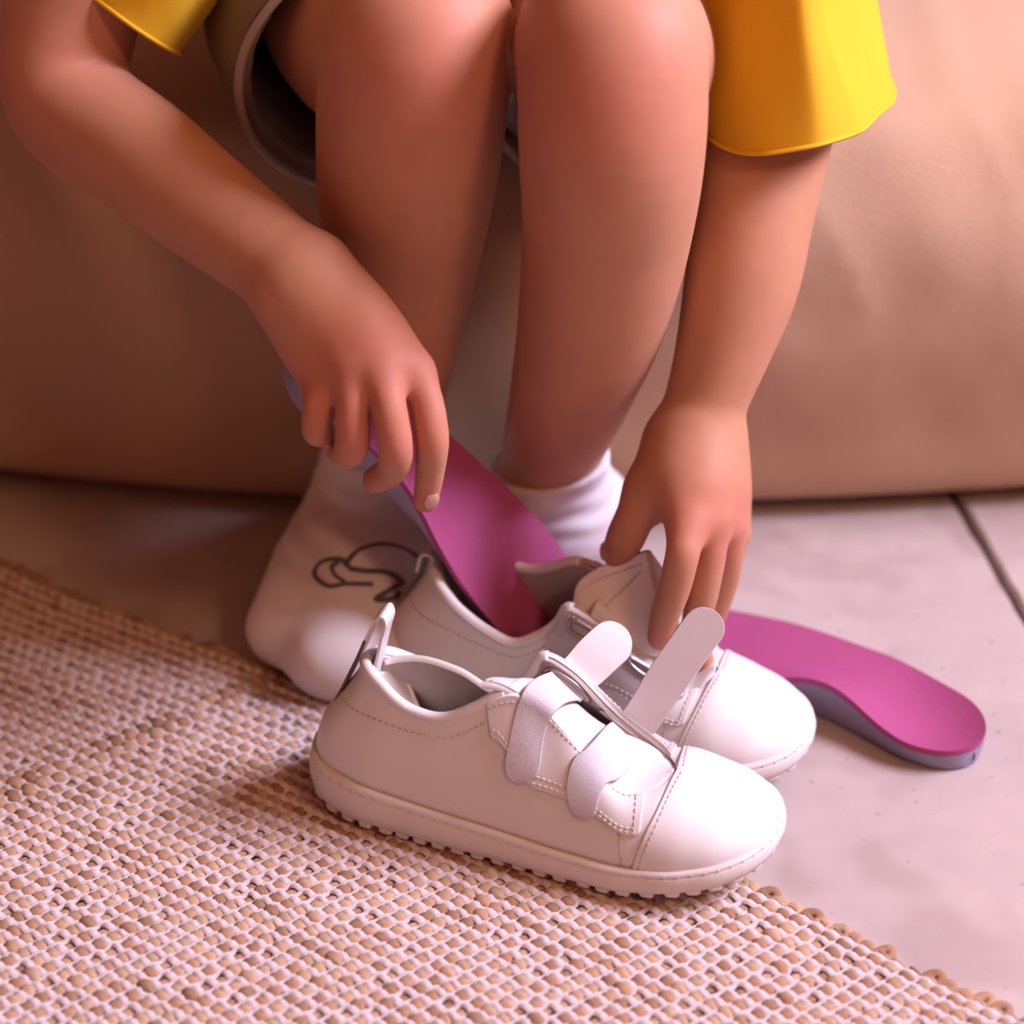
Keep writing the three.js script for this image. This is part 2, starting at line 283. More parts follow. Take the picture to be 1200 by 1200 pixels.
const edge = {
  1: knots([[0, 0.0235, 0.0745, 0], [0.035, 0.0245, 0.0755, 0.007], [0.075, 0.0285, 0.0765, 0.0135], [0.14, 0.0365, 0.073, 0.0185], [0.28, 0.053, 0.0640, 0.021], [0.40, 0.0695, 0.0645, 0.0205], [0.47, 0.0805, 0.071, 0.0185], [0.53, 0.0905, 0.0775, 0.0155], [0.58, 0.098, 0.0785, 0.0135], [0.64, 0.110, 0.0725, 0.0125], [0.72, 0.129, 0.055, 0.0165], [0.79, 0.150, 0.0415, 0.0200], [0.82, 0.161, 0.0422, 0.012], ...ridge]),
  [-1]: knots([[0, 0.0235, 0.0745, 0], [0.035, 0.0255, 0.074, -0.006], [0.075, 0.030, 0.071, -0.0115], [0.14, 0.039, 0.066, -0.016], [0.28, 0.060, 0.0545, -0.019], [0.40, 0.076, 0.0515, -0.019], [0.47, 0.086, 0.058, -0.0175], [0.53, 0.094, 0.0675, -0.018], [0.58, 0.0995, 0.0780, -0.0195], [0.64, 0.1130, 0.0735, -0.0195], [0.72, 0.135, 0.0550, -0.018], [0.79, 0.157, 0.0410, -0.015], [0.82, 0.1625, 0.0415, -0.008], ...ridge]),
};
const foxTop = knots([[0, 0.0265], [0.14, 0.0235], [0.3, 0.02], [0.47, 0.0175], [0.65, 0.0155], [0.8, 0.0165], [0.88, 0.0195], [0.94, 0.0235], [1, 0.0265]]);
const soleLow = knots([[0, 0.006], [0.05, 0.0035], [0.1, 0.001], [0.2, 0], [0.65, 0], [0.8, 0.002], [0.88, 0.006], [0.955, 0.011], [1, 0.014]]);
let gape = 0;
function surf(side, s, q, z) { // outer face of the upper: s from heel to toe, q from sole to rim
  const [bx, bz] = base[side](s), hb = foxTop(s)[0] - 0.003, [ex, eh, ez0] = edge[side](s), w = sstep(0.6, 0.84, s), ez = ez0 + side * gape * sstep(0.02, 0.15, s) * (1 - sstep(0.6, 0.8, s));
  const B = V(bx, hb, bz * 0.97), E = V(ex, eh, ez), dh = eh - hb, H = V(bx - ex, 0, bz * 0.97 - ez);
  const P1 = B.clone().addScaledVector(H, lerp(0.05, 0.02, w)).add(V(0, dh * lerp(0.42, 0.62, w), 0)), P2 = E.clone().addScaledVector(H, lerp(0.12, 0.56, w)).add(V(0, -dh * lerp(0.3, -0.02, w), 0));
  const a = 1 - q, p = B.multiplyScalar(a * a * a).addScaledVector(P1, 3 * a * a * q).addScaledVector(P2, 3 * a * q * q).addScaledVector(E, q * q * q);
  p.z *= z; return p;
}
function makeShoe(name, label, pos, turn, mir, mode) {
  gape = mode === 'open' ? 0.0035 : 0;
  const t = thing(name, label, 'shoe', pos, turn), sg = (side) => side * mir; // orientation of patches
  const F = (side) => (u, v) => surf(side, u, v, mir);
  const region = (side, s0, s1, q0, q1) => (u, v) => { const qa = q0(u), qb = q1(u), q = lerp(qa, qb, v); return surf(side, lerp(typeof s0 === 'function' ? s0(v) : s0, typeof s1 === 'function' ? s1(v) : s1, u), q, mir); };
  const nrm = (side, s, q) => normalAt(F(side), s, q, sg(side));
  const on = (side, s, q, o) => surf(side, s, q, mir).addScaledVector(nrm(side, s, q), o);
  const dense = (u) => u - 0.06 * Math.sin(2 * Math.PI * u) ;
  // upper
  mesh('upper', merge([1, -1].map((side) => slab((u, v) => surf(side, dense(u), v, mir), 90, 22, 0, -0.0018, sg(side), [0.22, 0.06]))), M.leather, t);
  mesh('lining', merge([1, -1].map((side) => slab((u, v) => surf(side, lerp(0.13, 0.82, u), lerp(0.0, 0.985, v), mir), 70, 16, -0.0022, -0.0042, sg(side), [0.18, 0.06]))), M.lining, t);
  mesh('heel_lining', merge([1, -1].map((side) => slab((u, v) => surf(side, lerp(0, side < 0 ? 0.17 : 0.15, u), lerp(0.1, 0.985, v), mir), 20, 14, -0.0024, -0.006, sg(side), [0.05, 0.06]))), M.liningPale, t);
  // padded rim round the ankle
  const rim = []; for (let k = 40; k >= 0; k--) rim.push(on(1, k / 40 * 0.545, 0.99, -0.0018)); for (let k = 1; k <= 44; k++) rim.push(on(-1, k / 40 * 0.54, 0.99, -0.0018));
  mesh('collar', sweep(smooth(rim, 200), 0.0027, 9), M.leather, t);
  if (mode === 'closed') { // thick grey wing of the far lining with its pale piped edge
    const wing = (u, v) => { const s = lerp(0.06, 0.48, u), p = surf(-1, s, lerp(0.25, 1, v), mir), inw = 0.0055 + 0.003 * Math.sin(u * Math.PI); p.z += inw * mir; p.y += v * (0.0165 * Math.sin(Math.PI * Math.pow(u, 1.15)) - 0.004); p.x += 0.002; return p; };
    mesh('lining_wing', slab(wing, 24, 12, 0.0018, -0.0018, sg(-1), [0.06, 0.04], 0.001), M.lining, t);
    mesh('wing_piping', sweep(smooth(Array.from({ length: 24 }, (_, k) => wing(k / 23, 1)), 60), 0.0019, 8), M.liningPale, t);
    const hpad = (u, v) => { const s = lerp(0.30, 0, u), e = u < 0.6 ? surf(1, lerp(0.26, 0, u / 0.6), 0.96, mir) : surf(-1, lerp(0, 0.10, (u - 0.6) / 0.4), 0.96, mir); void s; const c = V(0.058, 0.022, 0.004 * mir); return e.lerp(c, 0.10 + 0.62 * v * v * 0.9).add(V(0.002, -0.0035 - 0.004 * Math.sin(Math.PI * v), 0)); };
    mesh('pad_piping', sweep(smooth(Array.from({ length: 16 }, (_, k) => hpad(1, k / 15).add(V(0.0006, 0.0006, 0))), 40), 0.0013, 7), M.leather, t);
    mesh('heel_pad', slab(hpad, 30, 14, 0.0015, -0.0015, mir, [0.05, 0.03], 0.001), M.liningPale, t);
  }
  // footbed
  const fb = (h) => (u, v) => { const s = lerp(0.03, 0.97, u), a = base[1](s), b = base[-1](s); return V(lerp(a[0], b[0], v), h + soleLow(s)[0], lerp(a[1], b[1], v) * 0.9 * mir); };
  mesh('footbed', solid(fb(0.011), fb(0.007), 40, 8, mir, [0.2, 0.06]), M.lining, t);
  // sole: wall with rounded top and lugs along the ground
  const ring = []; const RN = 90;
  for (let k = 0; k < RN; k++) ring.push([1, dense(k / RN)]); for (let k = RN; k > 0; k--) ring.push([-1, dense(k / RN)]);
  const out = (side, s) => { const e = 0.004, a = base[side](clamp(s - e)), b = base[side](clamp(s + e)); let n = [(b[1] - a[1]) * side, -(b[0] - a[0]) * side]; n = [n[0], n[1]]; const l = Math.hypot(...n) || 1; let r = [n[0] / l, n[1] / l]; if (s < 0.006) r = [-1, 0]; if (s > 0.994) r = [1, 0]; if (r[1] * side < 0 && s > 0.03 && s < 0.97) r = r.map((x) => -x); if (s <= 0.03 && r[0] > 0) r = r.map((x) => -x); if (s >= 0.97 && r[0] < 0) r = r.map((x) => -x); return r; };
  const solePt = (side, s, o, f) => { const p = base[side](s), n = out(side, s), lo = soleLow(s)[0] + 0.0018, hi = foxTop(s)[0]; return V(p[0] + n[0] * o, lerp(lo, hi, f), (p[1] + n[1] * o) * mir); };
  const lv = [[-0.004, 0], [0.0005, 0.02], [0.0026, 0.14], [0.0034, 0.35], [0.0035, 0.55], [0.003, 0.72], [0.0026, 0.79], [0.0022, 0.81], [0.0024, 0.85], [0.0022, 0.93], [0.0012, 1.0], [-0.0006, 1.0], [-0.0022, 0.9]];
  { const pos = [], uv = [], idx = [], n = ring.length; for (const [o, f] of lv) for (const [side, s] of ring) { const p = solePt(side, s, o, f); pos.push(p.x, p.y, p.z); uv.push(s * 0.2, f * 0.02); }
    for (let l = 0; l < lv.length - 1; l++) for (let k = 0; k < n; k++) { const a = l * n + k, b = l * n + (k + 1) % n, c = a + n, d = b + n; if (mir > 0) idx.push(a, b, c, b, d, c); else idx.push(a, c, b, b, c, d); }
    const c0 = pos.length / 3; pos.push(0.1, 0.002, 0); uv.push(0, 0); for (let k = 0; k < n; k++) mir > 0 ? idx.push(c0, (k + 1) % n, k) : idx.push(c0, k, (k + 1) % n);
    mesh('midsole', geoFrom(pos, uv, idx), M.sole, t); }
  { const lugs = []; // lugs stand along the whole rim of the sole, with inner rows under it
    const path = ring.map(([side, s]) => solePt(side, s, -0.0012, 0)); path.push(path[0]); let acc = 0;
    for (let k = 0; k < path.length - 1; k++) { const a = path[k], c = path[k + 1], d = a.distanceTo(c); acc += d; if (acc > 0.0082) { acc = 0; const g = new RoundedBoxGeometry(0.0068, 0.0054, 0.0070, 3, 0.0019); g.rotateY(-Math.atan2(c.z - a.z, c.x - a.x)); g.translate(a.x, a.y + 0.0009, a.z); lugs.push(g); } }
    for (let x = 0.02; x < 0.185; x += 0.0085) for (let z = -2; z <= 2; z++) { const g = new RoundedBoxGeometry(0.0055, 0.004, 0.0055, 2, 0.0015); g.translate(x, soleLow(clamp(x / 0.205))[0] + 0.0022, z * 0.0095 * mir); lugs.push(g); }
    mesh('outsole_tread', merge(lugs), M.sole, t); }
  // stitched seams
  const dashes = (pts, step = 0.0026, w = 0.0005, len = 0.0016) => { const c = new THREE.CatmullRomCurve3(pts, false, 'centripetal'), L = c.getLength(), n = Math.floor(L / step), list = []; for (let k = 0; k < n; k++) { const a = c.getPointAt((k + 0.5) / n), d = c.getTangentAt((k + 0.5) / n); list.push(sweep([a.clone().addScaledVector(d, -len / 2), a, a.clone().addScaledVector(d, len / 2)], w, 5)); } return list; };
  const line = (side, list, o) => smooth(list.map(([s, q]) => V(s, q, 0)), 30).map((p) => on(side, p.x, p.y, o));
  const stitches = [];
  stitches.push(...dashes(ring.slice(5, 2 * RN - 4).map(([side, s]) => solePt(side, s, 0.0022, 0.86)), 0.0058, 0.00045, 0.0014));
  for (const side of [1, -1]) stitches.push(...dashes(line(side, [[0.02, 0.58], [0.1, 0.62], [0.2, 0.72], [0.3, 0.78], [0.4, 0.8], [0.49, 0.84]], 0.0001), 0.003, 0.0004));
  // toe cap with its raised back edge
  const toeStart = (v) => 0.795 + 0.05 * v;
  mesh('toe_cap', merge([1, -1].map((side) => slab(region(side, toeStart, 1, () => 0, () => 1), 26, 24, 0.0012, -0.0006, sg(side), [0.05, 0.05], 0.0004))), M.leather, t);
  for (const side of [1, -1]) stitches.push(...dashes(Array.from({ length: 20 }, (_, k) => on(side, toeStart(k / 20 * 0.98) + 0.011, k / 20, 0.0013)), 0.0028, 0.00035));
  // facings (the panels on both sides of the lacing gap)
  const facing = (side) => slab((u, v) => { const s = lerp(0.5, 0.805, u), L = lerp(0.30, 0.62, sstep(0, 0.25, u)) * lerp(1, 0.93, u), q0 = 1 - L * (side > 0 ? 1 : 0.95); return surf(side, s + (1 - v) * 0.012 * (u > 0.8 ? -1 : 1) * 0, lerp(q0, 0.995, v), mir); }, 40, 12, 0.0013, -0.0005, sg(side), [0.08, 0.03], 0.0005);
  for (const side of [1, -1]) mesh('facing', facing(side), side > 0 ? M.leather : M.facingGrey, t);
  for (const side of [1, -1]) for (const d of [0.03, 0.075]) stitches.push(...dashes(Array.from({ length: 24 }, (_, k) => { const u = k / 23, s = lerp(0.5, 0.8, u), L = lerp(0.30, 0.62, sstep(0, 0.25, u)) * lerp(1, 0.93, u); return on(side, s, 1 - L + d, 0.0014); }), 0.0026, 0.0004));
  for (const side of [1, -1]) { stitches.push(...dashes(Array.from({ length: 26 }, (_, k) => on(side, lerp(0.5, 0.8, k / 25), 0.945, 0.0014)), 0.0026, 0.0004)); stitches.push(...dashes(Array.from({ length: 8 }, (_, k) => on(side, 0.797, lerp(0.43, 0.94, k / 7), 0.0014)), 0.0026, 0.0004));
    stitches.push(...dashes(Array.from({ length: 8 }, (_, k) => on(side, 0.775 - 0.004 * k / 7, lerp(0.04, 0.42, k / 7), 0.0004)), 0.0026, 0.0004)); }
  const st = mesh('stitching', merge(stitches), M.stitch, t);
  // pull tab: a folded ribbon standing at the heel
  const tab = smooth((mode === 'open' ? [[0.0275, 0.066], [0.0275, 0.0745], [0.0245, 0.0785], [0.0205, 0.077], [0.0185, 0.070], [0.0165, 0.063], [0.0095, 0.047], [0.0045, 0.035]] : [[0.0285, 0.062], [0.0305, 0.074], [0.0335, 0.088], [0.0355, 0.0965], [0.0342, 0.0995], [0.0312, 0.0975], [0.0268, 0.088], [0.0225, 0.077], [0.0165, 0.063], [0.0095, 0.047], [0.0045, 0.035]]).map(([x, y]) => V(x, y, 0)), 60);
  const tabFn = (u, v) => { const k = u * 60, i = Math.min(59, Math.floor(k)), p = tab[i].clone().lerp(tab[i + 1], k - i); p.z += (v - 0.5) * 0.0115; return p; };
  mesh('pull_tab', slab(tabFn, 60, 4, 0.0006, -0.0006, 1, [0.1, 0.01]), M.leather, t);
  mesh('pull_tab_edge', merge([0, 1].map((v) => sweep(Array.from({ length: 20 }, (_, k) => tabFn(lerp(0.62, 1, k / 19), v)), 0.0008, 6))), M.darkEdge, t);
  // slots on the inner (medial) facing for the two straps
  const slotAt = (s) => { const c = []; for (let k = 0; k < 28; k++) { const a = k / 28 * 2 * Math.PI, ca = Math.cos(a), sa = Math.sin(a), sq = (x, n) => Math.sign(x) * Math.pow(Math.abs(x), n); c.push(on(-1, s + 0.043 * sq(ca, 0.7), 0.86 + 0.07 * sq(sa, 0.7), mode === 'closed' ? -0.0048 : 0.0022)); } c.push(c[0], c[1]); return c; };
  for (const s of [0.628, 0.738]) mesh('strap_slot', sweep(slotAt(s), 0.0011, 7, V(0.2, 0.3, 1)), M.metal, t);
  if (mode === 'open') for (const s of [0.622, 0.735]) { const hole = []; void hole; }
  if (mode === 'closed') {
    const tongue = (u, v) => { const s = lerp(0.50, 0.835, u), a = edge[1](s), c = edge[-1](s), k = clamp((0.585 - s) / 0.085), m = 1 - sstep(0.66, 0.79, s), vv = lerp(0.02, 1, v), p = V(lerp(a[0], c[0], vv), lerp(a[1], c[1] - 0.0112 * m, vv), lerp(a[2], c[2] + 0.0052 * m, vv) * mir); p.y += 0.003 * Math.sin(Math.PI * v) - 0.0035 + 0.0115 * k; p.x -= 0.003 * k; return p; };
    const tg = mesh('tongue', slab(tongue, 30, 10, 0.0014, -0.0014, mir, [0.07, 0.03], 0.0008), M.leather, t);
    const patch = (u, v) => tongue(lerp(0.02, 0.30, u), lerp(0.04, 0.75, v));
    mesh('tongue_patch', slab(patch, 12, 8, 0.0026, 0.0013, mir, [0.02, 0.02], 0.0005), M.strap, tg);
    mesh('tongue_stitching', merge(dashes(Array.from({ length: 10 }, (_, k) => patch(0.12, k / 9).add(V(0, 0.0029, 0))), 0.0026, 0.00035).concat(dashes(Array.from({ length: 10 }, (_, k) => patch(0.55, k / 9).add(V(0, 0.0029, 0))), 0.0026, 0.00035))), M.stitch, tg);
    const straps = [
      { s: 0.618, sl: 0.075, q0: 0.40, hw: 0.0098, tip: [0.1312, 0.0815, -0.0420], ex: 0.022 },
      { s: 0.735, sl: 0.06, q0: 0.32, hw: 0.0090, tip: [0.1695, 0.0975, -0.0455], ex: 0.004 },
    ];
    straps.forEach((sp, k) => {
      const sf = k ? 0.738 : 0.630, slotC = on(-1, sf, 0.86, -0.0062), exit = on(-1, sf + sp.ex, 0.965, 0.0035), tip = V(sp.tip[0], sp.tip[1], sp.tip[2] * mir), cv = new THREE.CatmullRomCurve3([slotC, exit, ...[0.33, 0.67, 1].map((q) => exit.clone().lerp(tip, q).add(V(0, 0.0012 * Math.sin(Math.PI * q), 0)))], false, 'centripetal'), L = cv.getLength(), dir = V(0.74, -0.66, 0.0).normalize();
      const round = (u) => { const r = sp.hw / L, d = 1 - u; return d < r ? Math.sqrt(Math.max(0, 1 - (1 - d / r) ** 2)) : 1; };
      const fn = (u0, v) => { const u = 1 - Math.pow(1 - u0, 1.5), p = cv.getPointAt(clamp(u)), tg = cv.getTangentAt(clamp(u)); const d = dir.clone(); d.lerp(k ? V(0.88, -0.46, 0.0) : V(0.82, -0.55, 0.05), sstep(0.05, 0.3, u));  d.addScaledVector(tg, -d.dot(tg)).normalize(); return p.addScaledVector(d, (v - 0.5) * 2 * sp.hw * lerp(0.93, 1, sstep(0.2, 0.5, u)) * Math.max(0.02, round(u))); };
      const g = mesh('strap', slab(fn, 90, 10, 0.0007, -0.0007, -mir, [0.07, 0.02], 0.0003), k ? M.strapHook : M.strap, t);
      g.userData.label = k ? 'front strap standing up with its rounded end free' : 'rear strap folded back with its rounded end free';
      const half = dir.clone().multiplyScalar(sp.hw * 0.93), T1 = 0.56;
      const fz = (u, v) => { // from the rounded sewn end, up the facing and across the tongue to the slot
        const ww0 = Math.min(1, u / T1), ds = k ? lerp(0.037, 0.023, ww0) : lerp(0.042, 0.032, ww0), rr = 0.17, d = u < rr ? Math.sqrt(Math.max(0.0004, 1 - (1 - u / rr) ** 2)) : 1, w = Math.min(1, u / T1);
        const side = (ww) => on(1, sp.s - sp.sl * (1 - ww) + (v - 0.5) * 2 * ds * d, lerp(sp.q0, 0.97, ww), lerp(0.0011, k ? 0.0022 : 0.0014, ww));
        if (u <= T1) return side(w);
        const a = side(1), t0 = a.clone().sub(side(0.9)).normalize(), b = slotC.clone().addScaledVector(half, (v - 0.5) * 2), D = a.distanceTo(b), t = (u - T1) / (1 - T1), c1 = a.clone().addScaledVector(t0, D * 0.3).add(V(0, 0.001, 0)), c2 = b.clone().lerp(a, 0.35).add(V(0, 0.0030, 0)), m = 1 - t;
        return a.multiplyScalar(m * m * m).addScaledVector(c1, 3 * m * m * t).addScaledVector(c2, 3 * m * t * t).addScaledVector(b, t * t * t);
      };
      mesh('velcro_strip', slab(fz, 60, 14, 0.0006, -0.0003, -mir, [0.05, 0.02], 0.0004), M.velcro, g);
    });
  } else { // tongue pulled up and held, straps lying open on the far side
    const bot = new THREE.CatmullRomCurve3([V(0.110, 0.052, 0.006), V(0.126, 0.050, 0.006), V(0.1435, 0.050, 0.005)]), top = new THREE.CatmullRomCurve3([V(0.0955, 0.0625, -0.002), V(0.0955, 0.0710, -0.008), V(0.103, 0.0790, -0.0105), V(0.115, 0.0870, -0.011), V(0.1263, 0.0943, -0.0115)]);
    const tg = (u, v) => { const p = bot.getPoint(u).lerp(top.getPoint(u), v); p.z += 0.006 * Math.sin(Math.PI * v) * (1 - u); return V(p.x, p.y, p.z); };
    const o = mesh('tongue', slab(tg, 24, 18, 0.0018, -0.0018, 1, [0.04, 0.04], 0.001), M.tongue, t);  // brighter white than the leather makes up for the shade of the hand
    const low = (u, v) => { const s = lerp(0.62, 0.838, u), a = edge[1](s), c = edge[-1](s), f = 1 - sstep(0.76, 0.83, s); return V(lerp(a[0], c[0], v), lerp(a[1], c[1], v) - 0.008 * f + 0.002 * Math.sin(Math.PI * v), lerp(a[2], c[2], v) * mir); };
    mesh('tongue_root', slab(low, 24, 8, 0.0012, -0.0012, mir, [0.05, 0.03]), M.leather, o);
    const fold = (u, v) => { const p = bot.getPoint(1).lerp(V(0.140, 0.062, 0.001), 0).lerp(top.getPoint(1), v); return p.add(V(0.0105 * u * (1 - 0.5 * v), -0.004 * u - 0.016 * u * v, -0.012 * u)); };
    mesh('tongue_fold', slab(fold, 10, 16, 0.0018, -0.0018, 1, [0.02, 0.04], 0.001), M.leather, o);
    mesh('tongue_stitching', merge(dashes(Array.from({ length: 12 }, (_, k) => tg(lerp(0.12, 0.92, k / 11), lerp(0.42, 0.86, k / 11) ).add(V(0, 0, 0.0022))), 0.0026, 0.0004).concat(dashes(Array.from({ length: 14 }, (_, k) => tg(lerp(0.05, 0.95, k / 13), 0.92).add(V(0, 0, 0.0022))), 0.0026, 0.0003))), M.stitch, o);
    [0.622, 0.735].forEach((s) => { const fz = (u, v) => { const rr = 0.26, d = u < rr ? Math.sqrt(Math.max(0.0004, 1 - (1 - u / rr) ** 2)) : 1; return on(1, s + (v - 0.5) * 0.086 * d, lerp(0.2, 0.98, u), 0.0018); }; mesh('strap', slab(fz, 26, 10, 0.0011, -0.0002, -mir, [0.04, 0.02], 0.0004), M.strap, t); });
  }
  return t;
}
const RUG_TOP = 0.0067;
makeShoe('sneaker', 'white leather sneaker in front standing on the jute rug, two velcro straps pulled open', V(-0.087, RUG_TOP, 0.0652), -17.5 * Math.PI / 180, 1, 'closed');
makeShoe('sneaker', 'white leather sneaker behind the other one, tongue held up and pink insole going in', V(-0.060, 0, -0.025), -21 * Math.PI / 180, -1, 'open');

// ---------------------------------------------------------------- insoles
function makeInsole(name, label, C, W2, N2, arch, flat, slim = 1) { // arch = side (+1/-1) of the raised inner edge; C centre line, W2 width direction, N2 up
  const t = thing(name, label, 'insole', C(0.5)), o = C(0.5), sn = Math.sign(C(0.52).sub(C(0.48)).cross(W2(0.5)).dot(N2(0.5)));
  const wide = knots([[0, 0.0245], [0.12, 0.0255], [0.25, 0.0258], [0.42, 0.0262], [0.6, 0.0295], [0.74, 0.0325], [0.86, 0.0315], [1, 0.027]]), cap = (d, n) => d < n ? Math.sqrt(Math.max(0, 1 - (1 - d / n) ** 2)) : 1;
  const hw = (u) => [wide(u)[0] * slim * cap(u, 0.12) * cap(1 - u, 0.19) + 1e-5];
  const ax = (a) => (1 - Math.cos(Math.PI * lerp(0.02, 0.98, a))) / 2;
  const topFn = (dn, k = 1) => (a, v) => { const u = ax(a), x = (v - 0.5) * 2, w = hw(u)[0] * k, side = x * arch;
    const tip = Math.max(0, 1 - u / 0.12), cup = 0.0075 * (1 - sstep(0.1, 0.42, u)) * Math.min(1, x * x * (1 - tip * tip) + tip * tip) + 0.011 * Math.exp(-(((u - 0.36) / 0.17) ** 2)) * Math.pow(Math.max(0, side), 1.6);
    return C(u).addScaledVector(W2(u), x * w).addScaledVector(N2(u), cup + dn).sub(o); };
  mesh('foam_top', solid(topFn(0), topFn(-0.0032), 60, 20, sn, [0.2, 0.06], 0.0004), M.pink, t);
  const under = (a, v) => { const u = ax(a) * 0.66, aa = clamp((Math.acos(1 - 2 * u) / Math.PI - 0.02) / 0.96), p = topFn(-0.0031, 0.985)(aa, v), q = topFn(0, 0.72)(aa, v), x = (v - 0.5) * 2; const low = C(u).sub(o).addScaledVector(W2(u), x * hw(u)[0] * (x * arch > 0 ? 0.86 : 0.78)).addScaledVector(N2(u), -flat(u)); return [p, low]; };
  mesh('arch_shell', solid((a, v) => under(a, v)[0], (a, v) => under(a, v)[1], 50, 16, sn, [0.13, 0.05], 0.0015), M.shell, t);
  return t;
}
{ // insole lying on the floor
  const cv = knots([[0, 0.2150, 0.0048, 0.0480], [0.14, 0.193, 0.0054, 0.0225], [0.34, 0.165, 0.012, -0.0040], [0.54, 0.134, 0.011, -0.0245], [0.76, 0.095, 0.0065, -0.0420], [1, 0.050, 0.0055, -0.060]]);
  const C = (u) => V(...cv(u)), tan = (u) => C(clamp(u + 0.02)).sub(C(clamp(u - 0.02))).normalize();
  const Wd = (u) => { const d = tan(u); return V(d.z, 0, -d.x).normalize(); }, Nn = (u) => { const n = tan(u).cross(Wd(u)); return n.y < 0 ? n.negate() : n; };
  makeInsole('insole', 'pink topped insole lying on the stone floor beside the rear sneaker', C, Wd, Nn, 1, (u) => Math.max(0.0034, C(u).y - 0.0009));
}
{ // insole held in the hand, its toe end inside the rear shoe
  const pts = [[0, V(-0.0958, 0.1837, -0.0271)], [0.25, V(-0.0657, 0.1511, -0.0221)], [0.5, V(-0.0335, 0.1122, -0.0214)], [0.72, V(-0.0069, 0.0748, -0.0228)], [0.88, V(0.0173, 0.0414, -0.0219)], [1, V(0.0358, 0.0203, -0.0205)]];
  const cv = knots(pts.map(([t, p]) => [t, p.x, p.y, p.z])), C = (u) => V(...cv(u)), tan = (u) => C(clamp(u + 0.02)).sub(C(clamp(u - 0.02))).normalize();
  const dirs = knots([[0, 0.60, 0.10, -0.79], [0.5, 0.56, 0.06, -0.82], [1, 0.66, 0.16, -0.72]]);
  const Wd = (u) => { const w = V(...dirs(u)), d = tan(u); return w.addScaledVector(d, -w.dot(d)).normalize(); }, Nn = (u) => { const n = tan(u).cross(Wd(u)); return n.z < 0 ? n.negate() : n; };
  makeInsole('insole', 'pink topped insole held in the hand and pushed toe first into the rear sneaker', C, Wd, Nn, -1, (u) => lerp(0.0105, 0.004, sstep(0.3, 0.66, u)), 0.9);
}

// ---------------------------------------------------------------- person
const smin = (a, b, k) => { if (a === Infinity) return b; if (b === Infinity) return a; const h = Math.max(k - Math.abs(a - b), 0) / k; return Math.min(a, b) - h * h * k * 0.25; };
class Field { // a tree of tapered capsules joined by smooth minima
  constructor() { this.bones = []; }
  bone(a, b, ra, rb) { const d = b.clone().sub(a); this.bones.push({ ax: a.x, ay: a.y, az: a.z, dx: d.x, dy: d.y, dz: d.z, l: d.lengthSq() || 1e-12, ra, rb, on: true }); return this.bones.length - 1; }
  chain(list, k) { // a smooth tube through the joints
    const ids = []; if (list.length === 1) ids.push(this.bone(list[0][0], list[0][0], list[0][1], list[0][1]));
    if (list.length > 2) { let t = 0; const c = knots(list.map(([p, r], i) => { if (i) t += Math.max(0.004, p.distanceTo(list[i - 1][0])); return [t, p.x, p.y, p.z, r]; })), out = [], NS = 7; let tt = 0; for (let i = 0; i < list.length - 1; i++) { const L = Math.max(0.004, list[i + 1][0].distanceTo(list[i][0])); for (let q = 0; q < NS; q++) out.push(c(tt + L * q / NS)); tt += L; } out.push(c(tt)); list = out.map((a) => [V(a[0], a[1], a[2]), a[3]]); k = 0; }
    for (let i = 0; i < list.length - 1; i++) ids.push(this.bone(list[i][0], list[i + 1][0], list[i][1], list[i + 1][1])); return { k, kids: ids }; }
  dist(i, x, y, z) { const b = this.bones[i]; if (!b.on) return Infinity; const px = x - b.ax, py = y - b.ay, pz = z - b.az, h = clamp((px * b.dx + py * b.dy + pz * b.dz) / b.l); const qx = px - h * b.dx, qy = py - h * b.dy, qz = pz - h * b.dz; return Math.sqrt(qx * qx + qy * qy + qz * qz) - (b.ra + (b.rb - b.ra) * h); }
  value(n, x, y, z) { if (typeof n === 'number') return this.dist(n, x, y, z); let d = Infinity; for (const c of n.kids) { const v = this.value(c, x, y, z); d = n.k ? smin(d, v, n.k) : Math.min(d, v); } return d; }
  prune(n) { if (typeof n === 'number') return this.bones[n].on ? n : null; const kids = []; for (const c of n.kids) { const p = this.prune(c); if (p !== null) kids.push(p); } return kids.length ? kids.length === 1 ? kids[0] : { k: n.k, kids } : null; }
  // switch off the bones too far away to matter near a point; tree.live keeps what is left
  focus(x, y, z, reach, tree) { let m = Infinity; const n = this.bones.length, ds = this.ds ??= new Float32Array(4096); for (let i = 0; i < n; i++) { this.bones[i].on = true; const d = ds[i] = this.dist(i, x, y, z); if (d < m) m = d; } for (let i = 0; i < n; i++) this.bones[i].on = ds[i] < m + reach; if (tree) tree.live = this.prune(tree) ?? { k: 0, kids: [] }; return m; }
  all() { for (const b of this.bones) b.on = true; }
}
